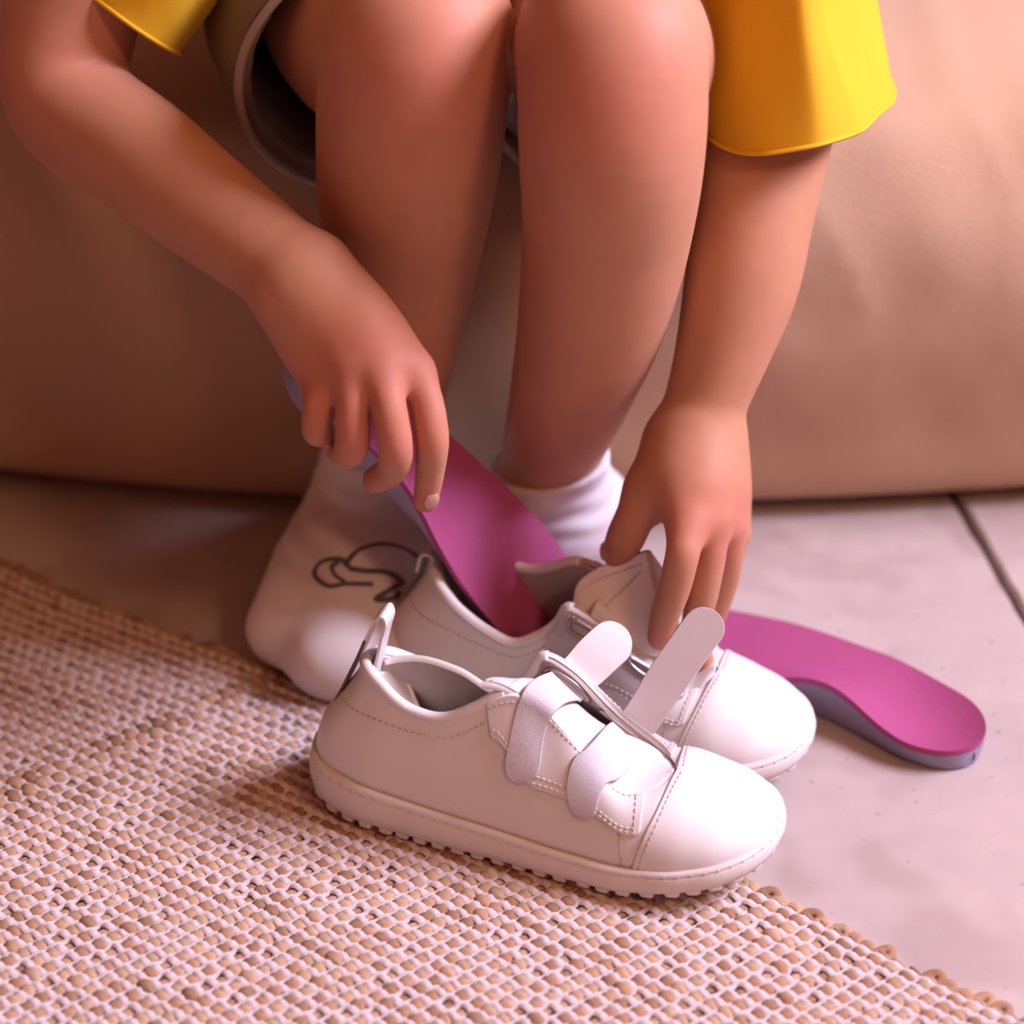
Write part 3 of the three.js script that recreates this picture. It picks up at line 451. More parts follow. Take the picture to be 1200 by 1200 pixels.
// naive surface nets over the blocks that the surface crosses
function polygonize(f, lo, hi, cell, focus, skip) {
  const NB = 8, nx = Math.ceil((hi.x - lo.x) / cell), ny = Math.ceil((hi.y - lo.y) / cell), nz = Math.ceil((hi.z - lo.z) / cell), key = (i, j, k) => (i * (ny + 2) + j) * (nz + 2) + k;
  const verts = new Map(), pos = [], nor = [], uv = [], h = cell * 0.5, edges = [], S = NB + 1, val = new Float32Array(S * S * S), diag = cell * NB * 0.88;
  for (let bi = 0; bi < nx; bi += NB) for (let bj = 0; bj < ny; bj += NB) for (let bk = 0; bk < nz; bk += NB) {
    const cx = lo.x + (bi + NB / 2) * cell, cy = lo.y + (bj + NB / 2) * cell, cz = lo.z + (bk + NB / 2) * cell;
    if (focus(cx, cy, cz, Infinity) > diag + 0.03) continue;
    if (Math.abs(f(cx, cy, cz)) > diag * 1.05 + 0.004) continue;
    focus(cx, cy, cz, diag * 2 + 0.05);
    const first = pos.length;
    for (let i = 0; i < S; i++) for (let j = 0; j < S; j++) for (let k = 0; k < S; k++) val[(i * S + j) * S + k] = f(lo.x + (bi + i) * cell, lo.y + (bj + j) * cell, lo.z + (bk + k) * cell);
    for (let i = 0; i < NB; i++) for (let j = 0; j < NB; j++) for (let k = 0; k < NB; k++) {
      let mask = 0, n = 0, x = 0, y = 0, z = 0; const c = [];
      for (let q = 0; q < 8; q++) { const v = val[((i + (q & 1)) * S + j + ((q >> 1) & 1)) * S + k + (q >> 2)]; c.push(v); if (v < 0) mask |= 1 << q; }
      if (!mask || mask === 255) continue;
      for (let a = 0; a < 8; a++) for (let d = 0; d < 3; d++) { if (a & (1 << d)) continue; const b = a | (1 << d); if ((c[a] < 0) === (c[b] < 0)) continue; const t = c[a] / (c[a] - c[b]); x += (a & 1) + (d === 0 ? t : 0); y += ((a >> 1) & 1) + (d === 1 ? t : 0); z += (a >> 2) + (d === 2 ? t : 0); n++; }
      const I = bi + i, J = bj + j, K = bk + k;
      if (skip && skip(lo.x + (I + 0.5) * cell, lo.y + (J + 0.5) * cell, lo.z + (K + 0.5) * cell)) continue;
      verts.set(key(I, J, K), pos.length / 3); pos.push(lo.x + (I + x / n) * cell, lo.y + (J + y / n) * cell, lo.z + (K + z / n) * cell);
      for (let d = 0; d < 3; d++) if ((c[0] < 0) !== (c[1 << d] < 0)) edges.push(I, J, K, d, c[0] < 0 ? 1 : 0);
    }
    for (let v = first; v < pos.length; v += 3) { // normals from the field, and one step on to it
      const [x, y, z] = [pos[v], pos[v + 1], pos[v + 2]];
      let gx = f(x + h, y, z) - f(x - h, y, z), gy = f(x, y + h, z) - f(x, y - h, z), gz = f(x, y, z + h) - f(x, y, z - h); const l = Math.hypot(gx, gy, gz) || 1; gx /= l; gy /= l; gz /= l;
      const d = clamp(f(x, y, z), -cell, cell); pos[v] -= gx * d * 0.8; pos[v + 1] -= gy * d * 0.8; pos[v + 2] -= gz * d * 0.8; nor.push(gx, gy, gz); uv.push(pos[v] * 30, pos[v + 1] * 30);
    }
  }
  const idx = [];
  for (let e = 0; e < edges.length; e += 5) {
    const [I, J, K, d, s] = [edges[e], edges[e + 1], edges[e + 2], edges[e + 3], edges[e + 4]];
    const q = d === 0 ? [[0, 0], [-1, 0], [-1, -1], [0, -1]].map(([a, b]) => verts.get(key(I, J + a, K + b))) : d === 1 ? [[0, 0], [0, -1], [-1, -1], [-1, 0]].map(([a, b]) => verts.get(key(I + a, J, K + b))) : [[0, 0], [-1, 0], [-1, -1], [0, -1]].map(([a, b]) => verts.get(key(I + a, J + b, K)));
    if (q.some((v) => v === undefined)) continue;
    if (s) idx.push(q[0], q[1], q[2], q[0], q[2], q[3]); else idx.push(q[0], q[2], q[1], q[0], q[3], q[2]);
  }
  for (const [arr, rounds] of [[pos, 2], [nor, 4]]) for (let q = 0; q < rounds; q++) { // relax what the cells left uneven
    const sum = new Float64Array(arr.length), n = new Float64Array(arr.length / 3);
    for (let t = 0; t < idx.length; t += 3) for (let a = 0; a < 3; a++) { const u = idx[t + a], w = idx[t + (a + 1) % 3]; n[u]++; n[w]++; for (let c = 0; c < 3; c++) { sum[u * 3 + c] += arr[w * 3 + c]; sum[w * 3 + c] += arr[u * 3 + c]; } }
    for (let u = 0; u < n.length; u++) if (n[u] > 5) for (let c = 0; c < 3; c++) arr[u * 3 + c] = lerp(arr[u * 3 + c], sum[u * 3 + c] / n[u], 0.5);
    if (arr === nor) for (let u = 0; u < nor.length; u += 3) { const l = Math.hypot(nor[u], nor[u + 1], nor[u + 2]) || 1; nor[u] /= l; nor[u + 1] /= l; nor[u + 2] /= l; }
  }
  const g = new THREE.BufferGeometry(); g.setAttribute('position', new THREE.Float32BufferAttribute(pos, 3)); g.setAttribute('normal', new THREE.Float32BufferAttribute(nor, 3)); g.setAttribute('uv', new THREE.Float32BufferAttribute(uv, 2)); g.setIndex(idx); return g;
}
const child = thing('person', 'seated child in yellow t-shirt and grey shorts putting an insole into a white sneaker', 'person', V(0, 0, 0));
const J = {
  hipR: V(-0.072, 0.318, -0.27), hipL: V(0.072, 0.318, -0.27),
  rK: V(-0.0413, 0.3174, -0.0458), rK2: V(-0.0445, 0.2784, -0.0474), rC: V(-0.0514, 0.2124, -0.0651), rC2: V(-0.0596, 0.1420, -0.0800), rA: V(-0.0665, 0.0750, -0.1042), rA2: V(-0.0670, 0.0472, -0.1081),
  lK: V(0.0418, 0.3231, -0.0128), lK2: V(0.0421, 0.2993, -0.0062), lC: V(0.0416, 0.2459, -0.0188), lC2: V(0.0364, 0.1926, -0.0351), lD: V(0.0274, 0.1405, -0.0556), lA: V(0.0191, 0.0834, -0.0859), lA2: V(0.0195, 0.0528, -0.0951),
  elR: V(-0.2046, 0.2705, -0.1049), faR: V(-0.1645, 0.2551, -0.0659), wrR: V(-0.0939, 0.2292, -0.0025), shR: V(-0.14, 0.445, -0.17),
  shL: V(0.122, 0.45, -0.155), elL: V(0.1169, 0.2677, -0.0831), faL: V(0.1097, 0.2328, -0.0578), fa2L: V(0.1037, 0.2041, -0.0422), fa3L: V(0.0970, 0.1814, -0.0316), wr0L: V(0.0889, 0.1566, -0.0220), wrL: V(0.0840, 0.1412, -0.0159),
};
const fl = new Field();
const trunk = { k: 0.05, kids: [fl.chain([[V(-0.055, 0.325, -0.30), 0.075], [V(0.055, 0.325, -0.30), 0.075]], 0.03), fl.chain([[V(0, 0.36, -0.30), 0.082], [V(0, 0.43, -0.26), 0.078], [V(0, 0.485, -0.20), 0.075]], 0.03), fl.chain([[V(-0.05, 0.475, -0.205), 0.066], [V(0.05, 0.475, -0.205), 0.066]], 0.03), fl.chain([[V(-0.115, 0.462, -0.175), 0.036], [V(0, 0.505, -0.175), 0.045], [V(0.115, 0.465, -0.165), 0.036]], 0.02), fl.chain([[V(0, 0.505, -0.17), 0.034], [V(0, 0.56, -0.125), 0.030]], 0.02)] };
// head bent forward, looking down at the shoes
const headC = V(0, 0.615, -0.095), hf = V(0, -0.62, 0.78), hu = V(0, 0.78, 0.62), hp = (x, y, z) => headC.clone().add(V(x, 0, 0)).addScaledVector(hu, y).addScaledVector(hf, z);
trunk.kids.push({ k: 0.02, kids: [fl.chain([[hp(0, 0.022, -0.022), 0.068], [hp(0, 0.012, 0.012), 0.064]], 0.02), fl.chain([[hp(0, -0.03, 0.018), 0.048], [hp(0, -0.062, 0.036), 0.026]], 0.02), { k: 0.006, kids: [fl.chain([[hp(0, 0.002, 0.072), 0.007], [hp(0, -0.018, 0.084), 0.0095]], 0.004), fl.chain([[hp(-0.013, -0.04, 0.066), 0.006], [hp(0, -0.041, 0.071), 0.007], [hp(0.013, -0.04, 0.066), 0.006]], 0.004)] }, ...[-1, 1].map((s) => ({ k: 0.004, kids: [fl.chain([[hp(s * 0.070, 0.008, -0.012), 0.010], [hp(s * 0.068, -0.018, -0.006), 0.007]], 0.004), fl.chain([[hp(s * 0.028, 0.006, 0.062), 0.012]], 0.004)] }))] });
const legR = { k: 0.025, kids: [fl.chain([[J.hipR, 0.068], [V(-0.062, 0.298, -0.15), 0.057], [V(-0.050, 0.302, -0.095), 0.050], [J.rK, 0.0425], [J.rK2, 0.0415], [J.rC, 0.0375], [J.rC2, 0.0305], [J.rA, 0.0245], [J.rA2, 0.025]], 0.018)] };
const footR = fl.chain([[J.rA2, 0.025], [V(-0.068, 0.030, -0.132), 0.025]], 0.01), footRp = [footR, fl.chain([[J.rA2, 0.026], [V(-0.094, 0.038, -0.066), 0.022], [V(-0.1105, 0.021, -0.034), 0.0175]], 0.01), fl.chain([[J.rA2, 0.024], [V(-0.078, 0.038, -0.055), 0.023], [V(-0.088, 0.021, -0.010), 0.0185]], 0.01), fl.chain([[V(-0.068, 0.030, -0.132), 0.025], [V(-0.066, 0.028, -0.06), 0.022], [V(-0.068, 0.020, -0.010), 0.0180]], 0.01)];
const footRn = { k: 0.016, kids: footRp };
const legL = { k: 0.025, kids: [fl.chain([[J.hipL, 0.068], [V(0.050, 0.302, -0.13), 0.052], [V(0.0435, 0.306, -0.06), 0.0455], [J.lK, 0.040], [J.lK2, 0.0398], [J.lC, 0.0374], [J.lC2, 0.0338], [J.lD, 0.0285], [J.lA, 0.0243], [J.lA2, 0.0245]], 0.018)] };
const footLn = { k: 0.016, kids: [fl.chain([[J.lA2, 0.0245], [V(0.034, 0.028, -0.128), 0.024]], 0.01), fl.chain([[J.lA2, 0.025], [V(-0.005, 0.030, -0.082), 0.021], [V(-0.030, 0.020, -0.066), 0.0165]], 0.01), fl.chain([[V(0.034, 0.028, -0.128), 0.024], [V(-0.012, 0.026, -0.10), 0.02], [V(-0.036, 0.018, -0.082), 0.016]], 0.01)] };
// right arm and hand (fingers over the insole)
const armR = fl.chain([[J.shR, 0.036], [V(-0.180, 0.36, -0.135), 0.033], [J.elR, 0.0288], [J.faR, 0.0262], [J.wrR, 0.0198]], 0.012);
const R = { w: V(-0.0898, 0.2266, 0.0039), kI: V(-0.0427, 0.1992, 0.0304), kM: V(-0.0559, 0.2039, 0.0345), kR: V(-0.0681, 0.2000, 0.0334), kP: V(-0.0805, 0.1909, 0.0274) };
const palmR = { k: 0.010, kids: [armR, fl.chain([[V(-0.0842, 0.2292, -0.0025), 0.0155], [V(-0.0617, 0.2150, 0.0134), 0.0125], [R.kI, 0.0088]], 0.008), fl.chain([[R.w, 0.0155], [V(-0.0702, 0.2162, 0.0174), 0.0125], [R.kM, 0.0090]], 0.008), fl.chain([[R.w, 0.0155], [V(-0.0808, 0.2113, 0.0158), 0.0125], [R.kR, 0.0088]], 0.008), fl.chain([[V(-0.0961, 0.2242, 0.0007), 0.015], [V(-0.0898, 0.2054, 0.0124), 0.012], [R.kP, 0.0082]], 0.008)] };
const fingersR = [
  fl.chain([[R.kI, 0.0086], [V(-0.0368, 0.1908, 0.0392), 0.0074], [V(-0.0342, 0.1779, 0.0461), 0.0073], [V(-0.0355, 0.1571, 0.0426), 0.0064], [V(-0.0378, 0.1402, 0.0390), 0.0056]], 0.004),
  fl.chain([[R.kM, 0.0088], [V(-0.0519, 0.1921, 0.0490), 0.0076], [V(-0.0496, 0.1766, 0.0539), 0.0076], [V(-0.0521, 0.1577, 0.0422), 0.0069], [V(-0.0597, 0.1457, 0.0308), 0.0062]], 0.004),
  fl.chain([[R.kR, 0.0086], [V(-0.0675, 0.1892, 0.0438), 0.0077], [V(-0.0681, 0.1755, 0.0476), 0.0076], [V(-0.0721, 0.1603, 0.0335), 0.0066], [V(-0.0770, 0.1535, 0.0189), 0.006]], 0.004),
  fl.chain([[R.kP, 0.0080], [V(-0.0827, 0.1862, 0.0362), 0.0071], [V(-0.0838, 0.1765, 0.0363), 0.0070], [V(-0.0838, 0.1652, 0.0233), 0.0062], [V(-0.0819, 0.1592, 0.0106), 0.0056]], 0.004),
  fl.chain([[V(-0.0765, 0.2089, -0.0016), 0.013], [V(-0.0695, 0.1739, -0.0210), 0.0095], [V(-0.0588, 0.1406, -0.0367), 0.0082], [V(-0.0464, 0.1207, -0.0314), 0.0072]], 0.006),
];
const handR = { k: 0.0018, kids: fingersR.map((c) => ({ k: 0.007, kids: [palmR, c] })) };
// left arm and hand (thumb and fingers round the raised tongue)
const armL = fl.chain([[J.shL, 0.036], [V(0.120, 0.37, -0.125), 0.028], [J.elL, 0.029], [J.faL, 0.0262], [J.fa2L, 0.0250], [J.fa3L, 0.0213], [J.wr0L, 0.0180], [J.wrL, 0.0172]], 0.012);
const Lh = { kI: V(0.0789, 0.1191, 0.0239), kM: V(0.0897, 0.1179, 0.0176), kR: V(0.0975, 0.1078, 0.0074), kP: V(0.1014, 0.0965, -0.0045) };
const palmL = { k: 0.010, kids: [armL, fl.chain([[V(0.0788, 0.1389, -0.0121), 0.0155], [V(0.0758, 0.1292, 0.0058), 0.0135], [Lh.kI, 0.0088]], 0.008), fl.chain([[V(0.0837, 0.1399, -0.0104), 0.0155], [V(0.0864, 0.1302, 0.0075), 0.0125], [Lh.kM, 0.0088]], 0.008), fl.chain([[V(0.0883, 0.1379, -0.0138), 0.0150], [V(0.0942, 0.1240, -0.0004), 0.0122], [Lh.kR, 0.0086]], 0.008), fl.chain([[V(0.0912, 0.1348, -0.0190), 0.0140], [V(0.0979, 0.1161, -0.0120), 0.0118], [Lh.kP, 0.0080]], 0.008), fl.chain([[V(0.0772, 0.1335, -0.0135), 0.0150], [V(0.0648, 0.1210, -0.0009), 0.0125]], 0.008)] };
const fingersL = [
  fl.chain([[Lh.kI, 0.0088], [V(0.0761, 0.1107, 0.0362), 0.0078], [V(0.0733, 0.0940, 0.0372), 0.0074], [V(0.0696, 0.0743, 0.0330), 0.0067], [V(0.0679, 0.0600, 0.0301), 0.0058]], 0.004),
  fl.chain([[Lh.kM, 0.0086], [V(0.0895, 0.1040, 0.0238), 0.0077], [V(0.0871, 0.0842, 0.0268), 0.0073], [V(0.0847, 0.0597, 0.0256), 0.0066], [V(0.0891, 0.0404, 0.0258), 0.0056]], 0.004),
  fl.chain([[Lh.kR, 0.0084], [V(0.0995, 0.0922, 0.0077), 0.0073], [V(0.0986, 0.0742, 0.0048), 0.0069], [V(0.0950, 0.0527, 0.0017), 0.0060]], 0.004),
  fl.chain([[Lh.kP, 0.0078], [V(0.1031, 0.0834, -0.0081), 0.0065], [V(0.1012, 0.0665, -0.0140), 0.0062], [V(0.0973, 0.0513, -0.0163), 0.0054]], 0.004),
  fl.chain([[V(0.0648, 0.1210, -0.0009), 0.0125], [V(0.0569, 0.1119, 0.0059), 0.0094], [V(0.0522, 0.0992, 0.0056), 0.0090], [V(0.0491, 0.0878, 0.0010), 0.0074]], 0.006),
];
const handL = { k: 0.0018, kids: fingersL.map((c) => ({ k: 0.007, kids: [palmL, c] })) };
const bodyTree = { k: 0, kids: [{ k: 0.025, kids: [trunk, { k: 0.02, kids: [legR, footRn] }] }, { k: 0.025, kids: [trunk, { k: 0.02, kids: [legL, footLn] }] }, { k: 0.02, kids: [trunk, handR] }, { k: 0.02, kids: [trunk, handL] }] };
{
  const f = (x, y, z) => fl.value(bodyTree.live, x, y, z), fo = (x, y, z, r) => fl.focus(x, y, z, r, bodyTree);
  const boxes = [[V(-0.118, 0.11, -0.075), V(-0.01, 0.275, 0.085)], [V(0.030, 0.02, -0.075), V(0.125, 0.160, 0.05)]]; // the two hands, meshed finer
  const inside = (m) => (x, y, z) => boxes.some(([a, b]) => x > a.x + m && x < b.x - m && y > a.y + m && y < b.y - m && z > a.z + m && z < b.z - m);
  const g = mergeGeometries([polygonize(f, V(-0.28, -0.004, -0.42), V(0.24, 0.72, 0.09), 0.0025, fo, inside(0.012)), ...boxes.map(([a, b]) => polygonize(f, a, b, 0.0013, fo))]);
  // own colour of the skin: redder over joints and finger ends, paler on the shins
  const red = [[R.kI, 0.02], [R.kM, 0.02], [R.kR, 0.02], [R.kP, 0.02], [V(-0.0351, 0.1809, 0.0513), 0.012], [V(-0.0477, 0.1817, 0.0626), 0.012], [V(-0.0377, 0.1399, 0.0415), 0.014], [V(-0.0593, 0.1479, 0.0365), 0.014], [V(-0.0677, 0.1772, 0.0536), 0.012], [V(-0.0826, 0.1834, 0.0497), 0.012], [Lh.kI, 0.018], [Lh.kM, 0.018], [Lh.kR, 0.018], [V(0.0678, 0.0611, 0.0318), 0.016], [V(0.0490, 0.0889, 0.0026), 0.018], [V(0.0394, 0.3257, 0.0315), 0.045], [V(-0.0386, 0.3204, -0.0005), 0.045], [J.elR, 0.045]];
  const p = g.attributes.position, col = new Float32Array(p.count * 3), base0 = [0.455, 0.208, 0.118], warm = [0.475, 0.178, 0.112];
  for (let i = 0; i < p.count; i++) {
    const x = p.getX(i), y = p.getY(i), z = p.getZ(i); let k = 0; for (const [c, r] of red) { const d = (x - c.x) ** 2 + (y - c.y) ** 2 + (z - c.z) ** 2; if (d < 9 * r * r) k += Math.exp(-d / (r * r)); }
    k = clamp(k); const n = 1 + 0.05 * noise(x * 60, y * 60, z * 60) + 0.04 * noise(x * 180, y * 180, z * 180);
    for (let c = 0; c < 3; c++) col[i * 3 + c] = lerp(base0[c], warm[c], k) * n;
  }
  g.setAttribute('color', new THREE.BufferAttribute(col, 3));
  mesh('body', g, M.skin, child);
  // hair and eyes
  const hr = new Field(), cap = hr.chain([[hp(0, 0.03, -0.026), 0.071], [hp(0, 0.022, -0.004), 0.066]], 0.02), hf2 = (x, y, z) => { const d = hr.value(cap, x, y, z), q = V(x, y, z).sub(headC), up = q.dot(hu), fw = q.dot(hf); return Math.max(d + 0.0025 * noise(x * 90, y * 30, z * 30), 0.03 - up + (fw - 0.0) * 0.35 - 0.05 * sstep(0.01, -0.03, fw)); };
  mesh('hair', polygonize(hf2, V(-0.1, 0.48, -0.24), V(0.1, 0.76, 0.04), 0.004, (x, y, z, r) => hr.focus(x, y, z, r)), M.hair, child);
  for (const s of [-1, 1]) { const e = new THREE.SphereGeometry(0.006, 12, 8); e.translate(...hp(s * 0.026, 0.0, 0.0705).toArray()); mesh('eye', e, M.eye, child); }
}
{ // finger nails
  const nail = (c, dir, out, w, l) => { fl.all(); { const o = out.clone().normalize(); let q = c.clone().addScaledVector(o, 0.012); for (let i = 0; i < 30; i++) q.addScaledVector(o, -fl.value(bodyTree, q.x, q.y, q.z) * 0.8); c = q.addScaledVector(o, -0.0004); } const g = new THREE.SphereGeometry(1, 16, 10); g.scale(w, l, 0.0011); const y = dir.clone().normalize(), z = out.clone().addScaledVector(y, -out.dot(y)).normalize(), x = y.clone().cross(z); g.applyMatrix4(new THREE.Matrix4().makeBasis(x, y, z)); g.translate(c.x, c.y, c.z); mesh('fingernail', g, M.nail, child); };
  nail(V(-0.0374, 0.1408, 0.0386), V(-0.0378, 0.1402, 0.0390).sub(V(-0.0362, 0.1571, 0.0426)), V(0.35, 0.35, 0.87), 0.0036, 0.0050);
  nail(V(0.0491, 0.0885, 0.0005), V(0.0491, 0.0878, 0.0010).sub(V(0.0522, 0.0992, 0.0056)), V(-0.9, 0.3, 0.45), 0.004, 0.0052);
}
// socks
function sock(tree, foot, cutP, cutN, wr, lo, hi) {
  const both = { k: 0.02, kids: [tree, foot] };
  const f = (x, y, z) => {
    const q = (x - cutP.x) * cutN.x + (y - cutP.y) * cutN.y + (z - cutP.z) * cutN.z, d = fl.value(both.live, x, y, z);
    const w = 0.0009 * Math.sin((q + 0.25 * x + 0.1 * noise(x * 25, y * 25, z * 25) * 0.06) * 2 * Math.PI / 0.013) * Math.exp(-(((q + wr) / 0.014) ** 2)) + 0.0006 * noise(x * 45, y * 45, z * 45);
    const cuff = 0.0007 * sstep(-0.019, -0.017, q), shell = d - 0.0028 - w - cuff;
    return Math.max(shell, y > 0.045 ? q : Math.min(q, y - 0.045), -y + 0.0012);
  };
  return polygonize(f, lo, hi, 0.0019, (x, y, z, r) => fl.focus(x, y, z, r, both));
}
const sockTopR = V(-0.0664, 0.0882, -0.1030), sockTopL = V(0.0169, 0.0875, -0.0849);
{
  const nR = V(0.05, 1, -0.05).normalize(), nL = V(-0.30, 1, 0.02).normalize();
  const sR = mesh('sock', sock(legR, footRn, sockTopR, nR, 0.030, V(-0.14, -0.004, -0.18), V(-0.02, 0.13, 0.02)), M.sock, child);
  mesh('sock', sock(legL, footLn, sockTopL, nL, 0.026, V(-0.07, -0.004, -0.17), V(0.07, 0.14, -0.02)), M.sock, child);
  // dark line drawing knitted into the right sock
  const from = V(-0.02, 0.55, 0.83).normalize(), proj = (p) => { const q = p.clone().addScaledVector(from, 0.06); for (let k = 0; k < 60; k++) { fl.focus(q.x, q.y, q.z, 0.05); const d = smin(fl.value(legR, q.x, q.y, q.z), fl.value(footRn, q.x, q.y, q.z), 0.02) - 0.0032; if (Math.abs(d) < 1e-4) break; q.addScaledVector(from, -d * 0.8); } return q; };
  const lines = [
    [[V(-0.0668, 0.0434, -0.0397), V(-0.0793, 0.0434, -0.0397), V(-0.0885, 0.0427, -0.0393), V(-0.0956, 0.0477, -0.0424), V(-0.0914, 0.0527, -0.0455), V(-0.0818, 0.0534, -0.0459), V(-0.0785, 0.0505, -0.0441)], 0.0011],
    [[V(-0.0802, 0.0442, -0.0402), V(-0.0852, 0.0470, -0.0419), V(-0.0868, 0.0505, -0.0441), V(-0.0823, 0.0534, -0.0459)], 0.0011],
    [[V(-0.0806, 0.0509, -0.0444), V(-0.0768, 0.0555, -0.0472), V(-0.0701, 0.0587, -0.0492), V(-0.0618, 0.0597, -0.0499), V(-0.0526, 0.0576, -0.0486), V(-0.0472, 0.0548, -0.0468)], 0.0012],
    [[V(-0.0785, 0.0498, -0.0437), V(-0.0701, 0.0488, -0.0430), V(-0.0618, 0.0484, -0.0428), V(-0.0559, 0.0463, -0.0415), V(-0.0526, 0.0438, -0.0399)], 0.0012],
    [[V(-0.0526, 0.0442, -0.0402), V(-0.0593, 0.0406, -0.0379), V(-0.0651, 0.0371, -0.0357), V(-0.0576, 0.0374, -0.0359), V(-0.0543, 0.0396, -0.0373)], 0.0013],
  ];
  mesh('sock_print', merge(lines.map(([c, r]) => { const pts = smooth(c, 40).map(proj); return sweep(pts, [r, 0.0009], 6, from); })), M.sockInk, sR);
}
// t-shirt: body, and two loose sleeves
{
  const tf = new Field(), tree = { k: 0.05, kids: [tf.chain([[V(0, 0.34, -0.30), 0.094], [V(0, 0.43, -0.255), 0.092], [V(0, 0.49, -0.195), 0.086]], 0.03), tf.chain([[V(-0.055, 0.475, -0.205), 0.078], [V(0.055, 0.475, -0.205), 0.078]], 0.03), tf.chain([[V(-0.125, 0.458, -0.17), 0.046], [V(0.125, 0.46, -0.16), 0.046]], 0.03), tf.chain([[V(-0.07, 0.352, -0.225), 0.060], [V(0.085, 0.352, -0.205), 0.058]], 0.03), tf.chain([[V(0.0, 0.335, -0.19), 0.035], [V(0.0, 0.33, -0.165), 0.028]], 0.02), tf.chain([[V(-0.06, 0.33, -0.30), 0.084], [V(0.06, 0.33, -0.30), 0.084]], 0.03)] };
  const nk = V(0, 0.52, -0.16), f = (x, y, z) => { const d = tf.value(tree, x, y, z) + 0.004 * noise(x * 16, y * 30, z * 16); return Math.max(d, 0.046 - Math.hypot(x - nk.x, (z - nk.z) * 1.0, (y - 0.535) * 0.8), 0.272 - y); };
  const sh = mesh('t_shirt', polygonize(f, V(-0.2, 0.25, -0.42), V(0.2, 0.58, -0.05), 0.0045, (x, y, z, r) => tf.focus(x, y, z, r)), M.shirt, child);
  const sleeve = (rings, flip) => { // rings of points from shoulder to hem
    const rows = rings.map((r) => smooth(r, 64, true)), cols = Array.from({ length: 65 }, (_, j) => smooth(rows.map((r) => r[j]), 40));
    const fn = (u, v) => { const k = v * 64, j = Math.min(63, Math.floor(k)), i = u * 40, a = Math.min(39, Math.floor(i)); const P = (jj) => cols[jj][a].clone().lerp(cols[jj][a + 1], i - a); const p = P(j).lerp(P(j + 1), k - j); p.addScaledVector(V(0.3, 0.1, 0.9), 0.003 * noise(p.x * 42, p.y * 12, p.z * 42) * sstep(0, 0.4, u)); return p; };
    const list = [slab(fn, 40, 128, 0, -0.0014, flip, [0.15, 0.3], 0.0006)];
    mesh('sleeve', merge(list), M.shirt, sh);
    mesh('hem', sweep(Array.from({ length: 129 }, (_, j) => fn(0.997, j / 128)), [0.0013, 0.0011], 6), M.shirt, sh);
  };
  const ringAt = (c, ax, r, r2, n = 8) => { const z = ax.clone().normalize(), x = V(0, 0, 1).cross(z).normalize(), y = z.clone().cross(x); return Array.from({ length: n }, (_, k) => { const a = k / n * 2 * Math.PI; return c.clone().addScaledVector(x, Math.cos(a) * r).addScaledVector(y, Math.sin(a) * r2); }); };
  // left sleeve (right in the picture); ring order: start at the inner side near the knee, go across the front, round the back
  const hemL = [V(0.0876, 0.2669, -0.0673), V(0.0983, 0.2680, -0.0444), V(0.1127, 0.2737, -0.0303), V(0.1324, 0.2785, -0.0274), V(0.1505, 0.2778, -0.0423), V(0.1551, 0.2773, -0.0491), V(0.1759, 0.2738, -0.1070), V(0.1621, 0.2627, -0.1708), V(0.1195, 0.2593, -0.1569)];
  const midL = [V(0.0784, 0.3233, -0.0848), V(0.0919, 0.3249, -0.0564), V(0.1104, 0.3308, -0.0424), V(0.1221, 0.3366, -0.0366), V(0.1305, 0.3377, -0.0420), V(0.1343, 0.3369, -0.0485), V(0.1653, 0.3212, -0.1189), V(0.1573, 0.3101, -0.1945), V(0.1138, 0.3166, -0.1750)];
  const topL = [V(0.0867, 0.3968, -0.1308), V(0.0978, 0.4014, -0.0865), V(0.1117, 0.4069, -0.0664), V(0.1217, 0.4092, -0.0619), V(0.1312, 0.4093, -0.0679), V(0.1398, 0.4087, -0.0793), V(0.1564, 0.4000, -0.1328), V(0.1536, 0.3975, -0.2020), V(0.1107, 0.4034, -0.1939)];
  const shoL = [V(0.075, 0.44, -0.13), V(0.09, 0.455, -0.112), V(0.115, 0.465, -0.108), V(0.132, 0.468, -0.112), V(0.148, 0.465, -0.118), V(0.165, 0.46, -0.13), V(0.168, 0.455, -0.165), V(0.14, 0.46, -0.20), V(0.10, 0.455, -0.19)];
  sleeve([shoL, topL, midL, hemL], 1);
  const hemR = [V(-0.1605, 0.2759, -0.1496), V(-0.1555, 0.2890, -0.1106), V(-0.1675, 0.3085, -0.0874), V(-0.1865, 0.3205, -0.0949), V(-0.2135, 0.3196, -0.1415), V(-0.2213, 0.3104, -0.2065), V(-0.2014, 0.2899, -0.2291), V(-0.1769, 0.2751, -0.1962)];
  const midR = [V(-0.1260, 0.3149, -0.1739), V(-0.1241, 0.3327, -0.1261), V(-0.1399, 0.3552, -0.0930), V(-0.1642, 0.3646, -0.0989), V(-0.1901, 0.3623, -0.1446), V(-0.1986, 0.3557, -0.2231), V(-0.1757, 0.3372, -0.2586), V(-0.1474, 0.3215, -0.2253)];
  const shoR = [V(-0.085, 0.445, -0.16), V(-0.09, 0.455, -0.125), V(-0.115, 0.465, -0.115), V(-0.145, 0.465, -0.122), V(-0.172, 0.455, -0.15), V(-0.172, 0.45, -0.19), V(-0.145, 0.455, -0.215), V(-0.105, 0.45, -0.205)];
  sleeve([shoR, midR, hemR], -1);
}
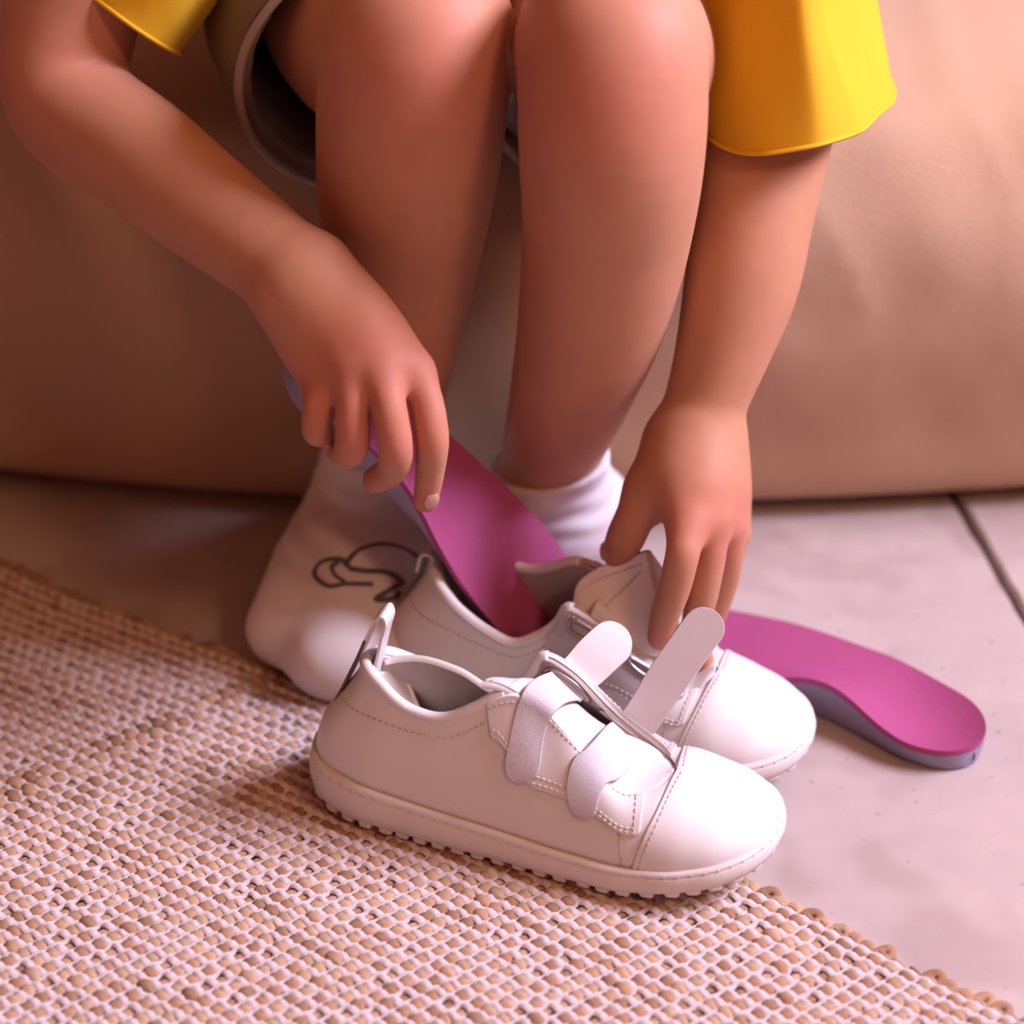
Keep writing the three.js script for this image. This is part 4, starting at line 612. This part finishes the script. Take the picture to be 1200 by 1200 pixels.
// shorts
{
  const sf = new Field(), tree = { k: 0.03, kids: [sf.chain([[V(-0.062, 0.325, -0.30), 0.088], [V(0.062, 0.325, -0.30), 0.088]], 0.03)] };
  const legs = [[-1, sf.chain([[J.hipR, 0.082], [V(-0.070, 0.290, -0.17), 0.077], [V(-0.060, 0.282, -0.09), 0.0635]], 0.02), V(-0.064, 0.29, -0.108), V(0.35, -0.28, 0.9).normalize(), fl.chain([[V(-0.07, 0.30, -0.2), 0.064], [V(-0.059, 0.284, -0.10), 0.059], [V(-0.03, 0.29, -0.02), 0.056]], 0.01)], [1, sf.chain([[J.hipL, 0.082], [V(0.064, 0.284, -0.17), 0.076], [V(0.046, 0.264, -0.10), 0.067]], 0.02), V(0.060, 0.29, -0.125), V(-0.12, -0.28, 0.95).normalize(), fl.chain([[V(0.07, 0.30, -0.2), 0.062], [V(0.047, 0.266, -0.10), 0.062], [V(0.03, 0.28, -0.02), 0.06]], 0.01)]];
  fl.all();
  const f = (x, y, z) => { let d = sf.value(tree, x, y, z); for (const [, c, p, n, hole] of legs) { const q = (x - p.x) * n.x + (y - p.y) * n.y + (z - p.z) * n.z, h = fl.value(hole, x, y, z); const w = 0.003 * noise(x * 30, y * 30, z * 18); d = smin(d, Math.max(sf.value(c, x, y, z) - w, q, -h), 0.012); } return Math.max(d, y - 0.40, 0.2 - y); };
  const sm = mesh('shorts', polygonize(f, V(-0.2, 0.18, -0.42), V(0.2, 0.42, -0.02), 0.0032, (x, y, z, r) => { fl.all(); return sf.focus(x, y, z, r); }), M.shorts, child);
  for (const [s, c, p, n] of legs) { const cen = s < 0 ? V(-0.061, 0.284, -0.107) : V(0.048, 0.266, -0.12); const x = V(1, 0, 0).addScaledVector(n, -n.x).normalize(), y = n.clone().cross(x), pts = []; for (let k = 0; k <= 72; k++) { const a = k / 72 * 2 * Math.PI, dir = x.clone().multiplyScalar(Math.cos(a)).addScaledVector(y, Math.sin(a)); let t = 0.05; for (let q = 0; q < 30; q++) { const w = cen.clone().addScaledVector(dir, t); sf.all(); t -= sf.value(c, w.x, w.y, w.z) * 0.8; } pts.push(cen.clone().addScaledVector(dir, t - 0.001)); } mesh('hem', sweep(pts, [0.0022, 0.0022], 7, n), M.hem, sm); }
}
renderer.render(scene, camera);
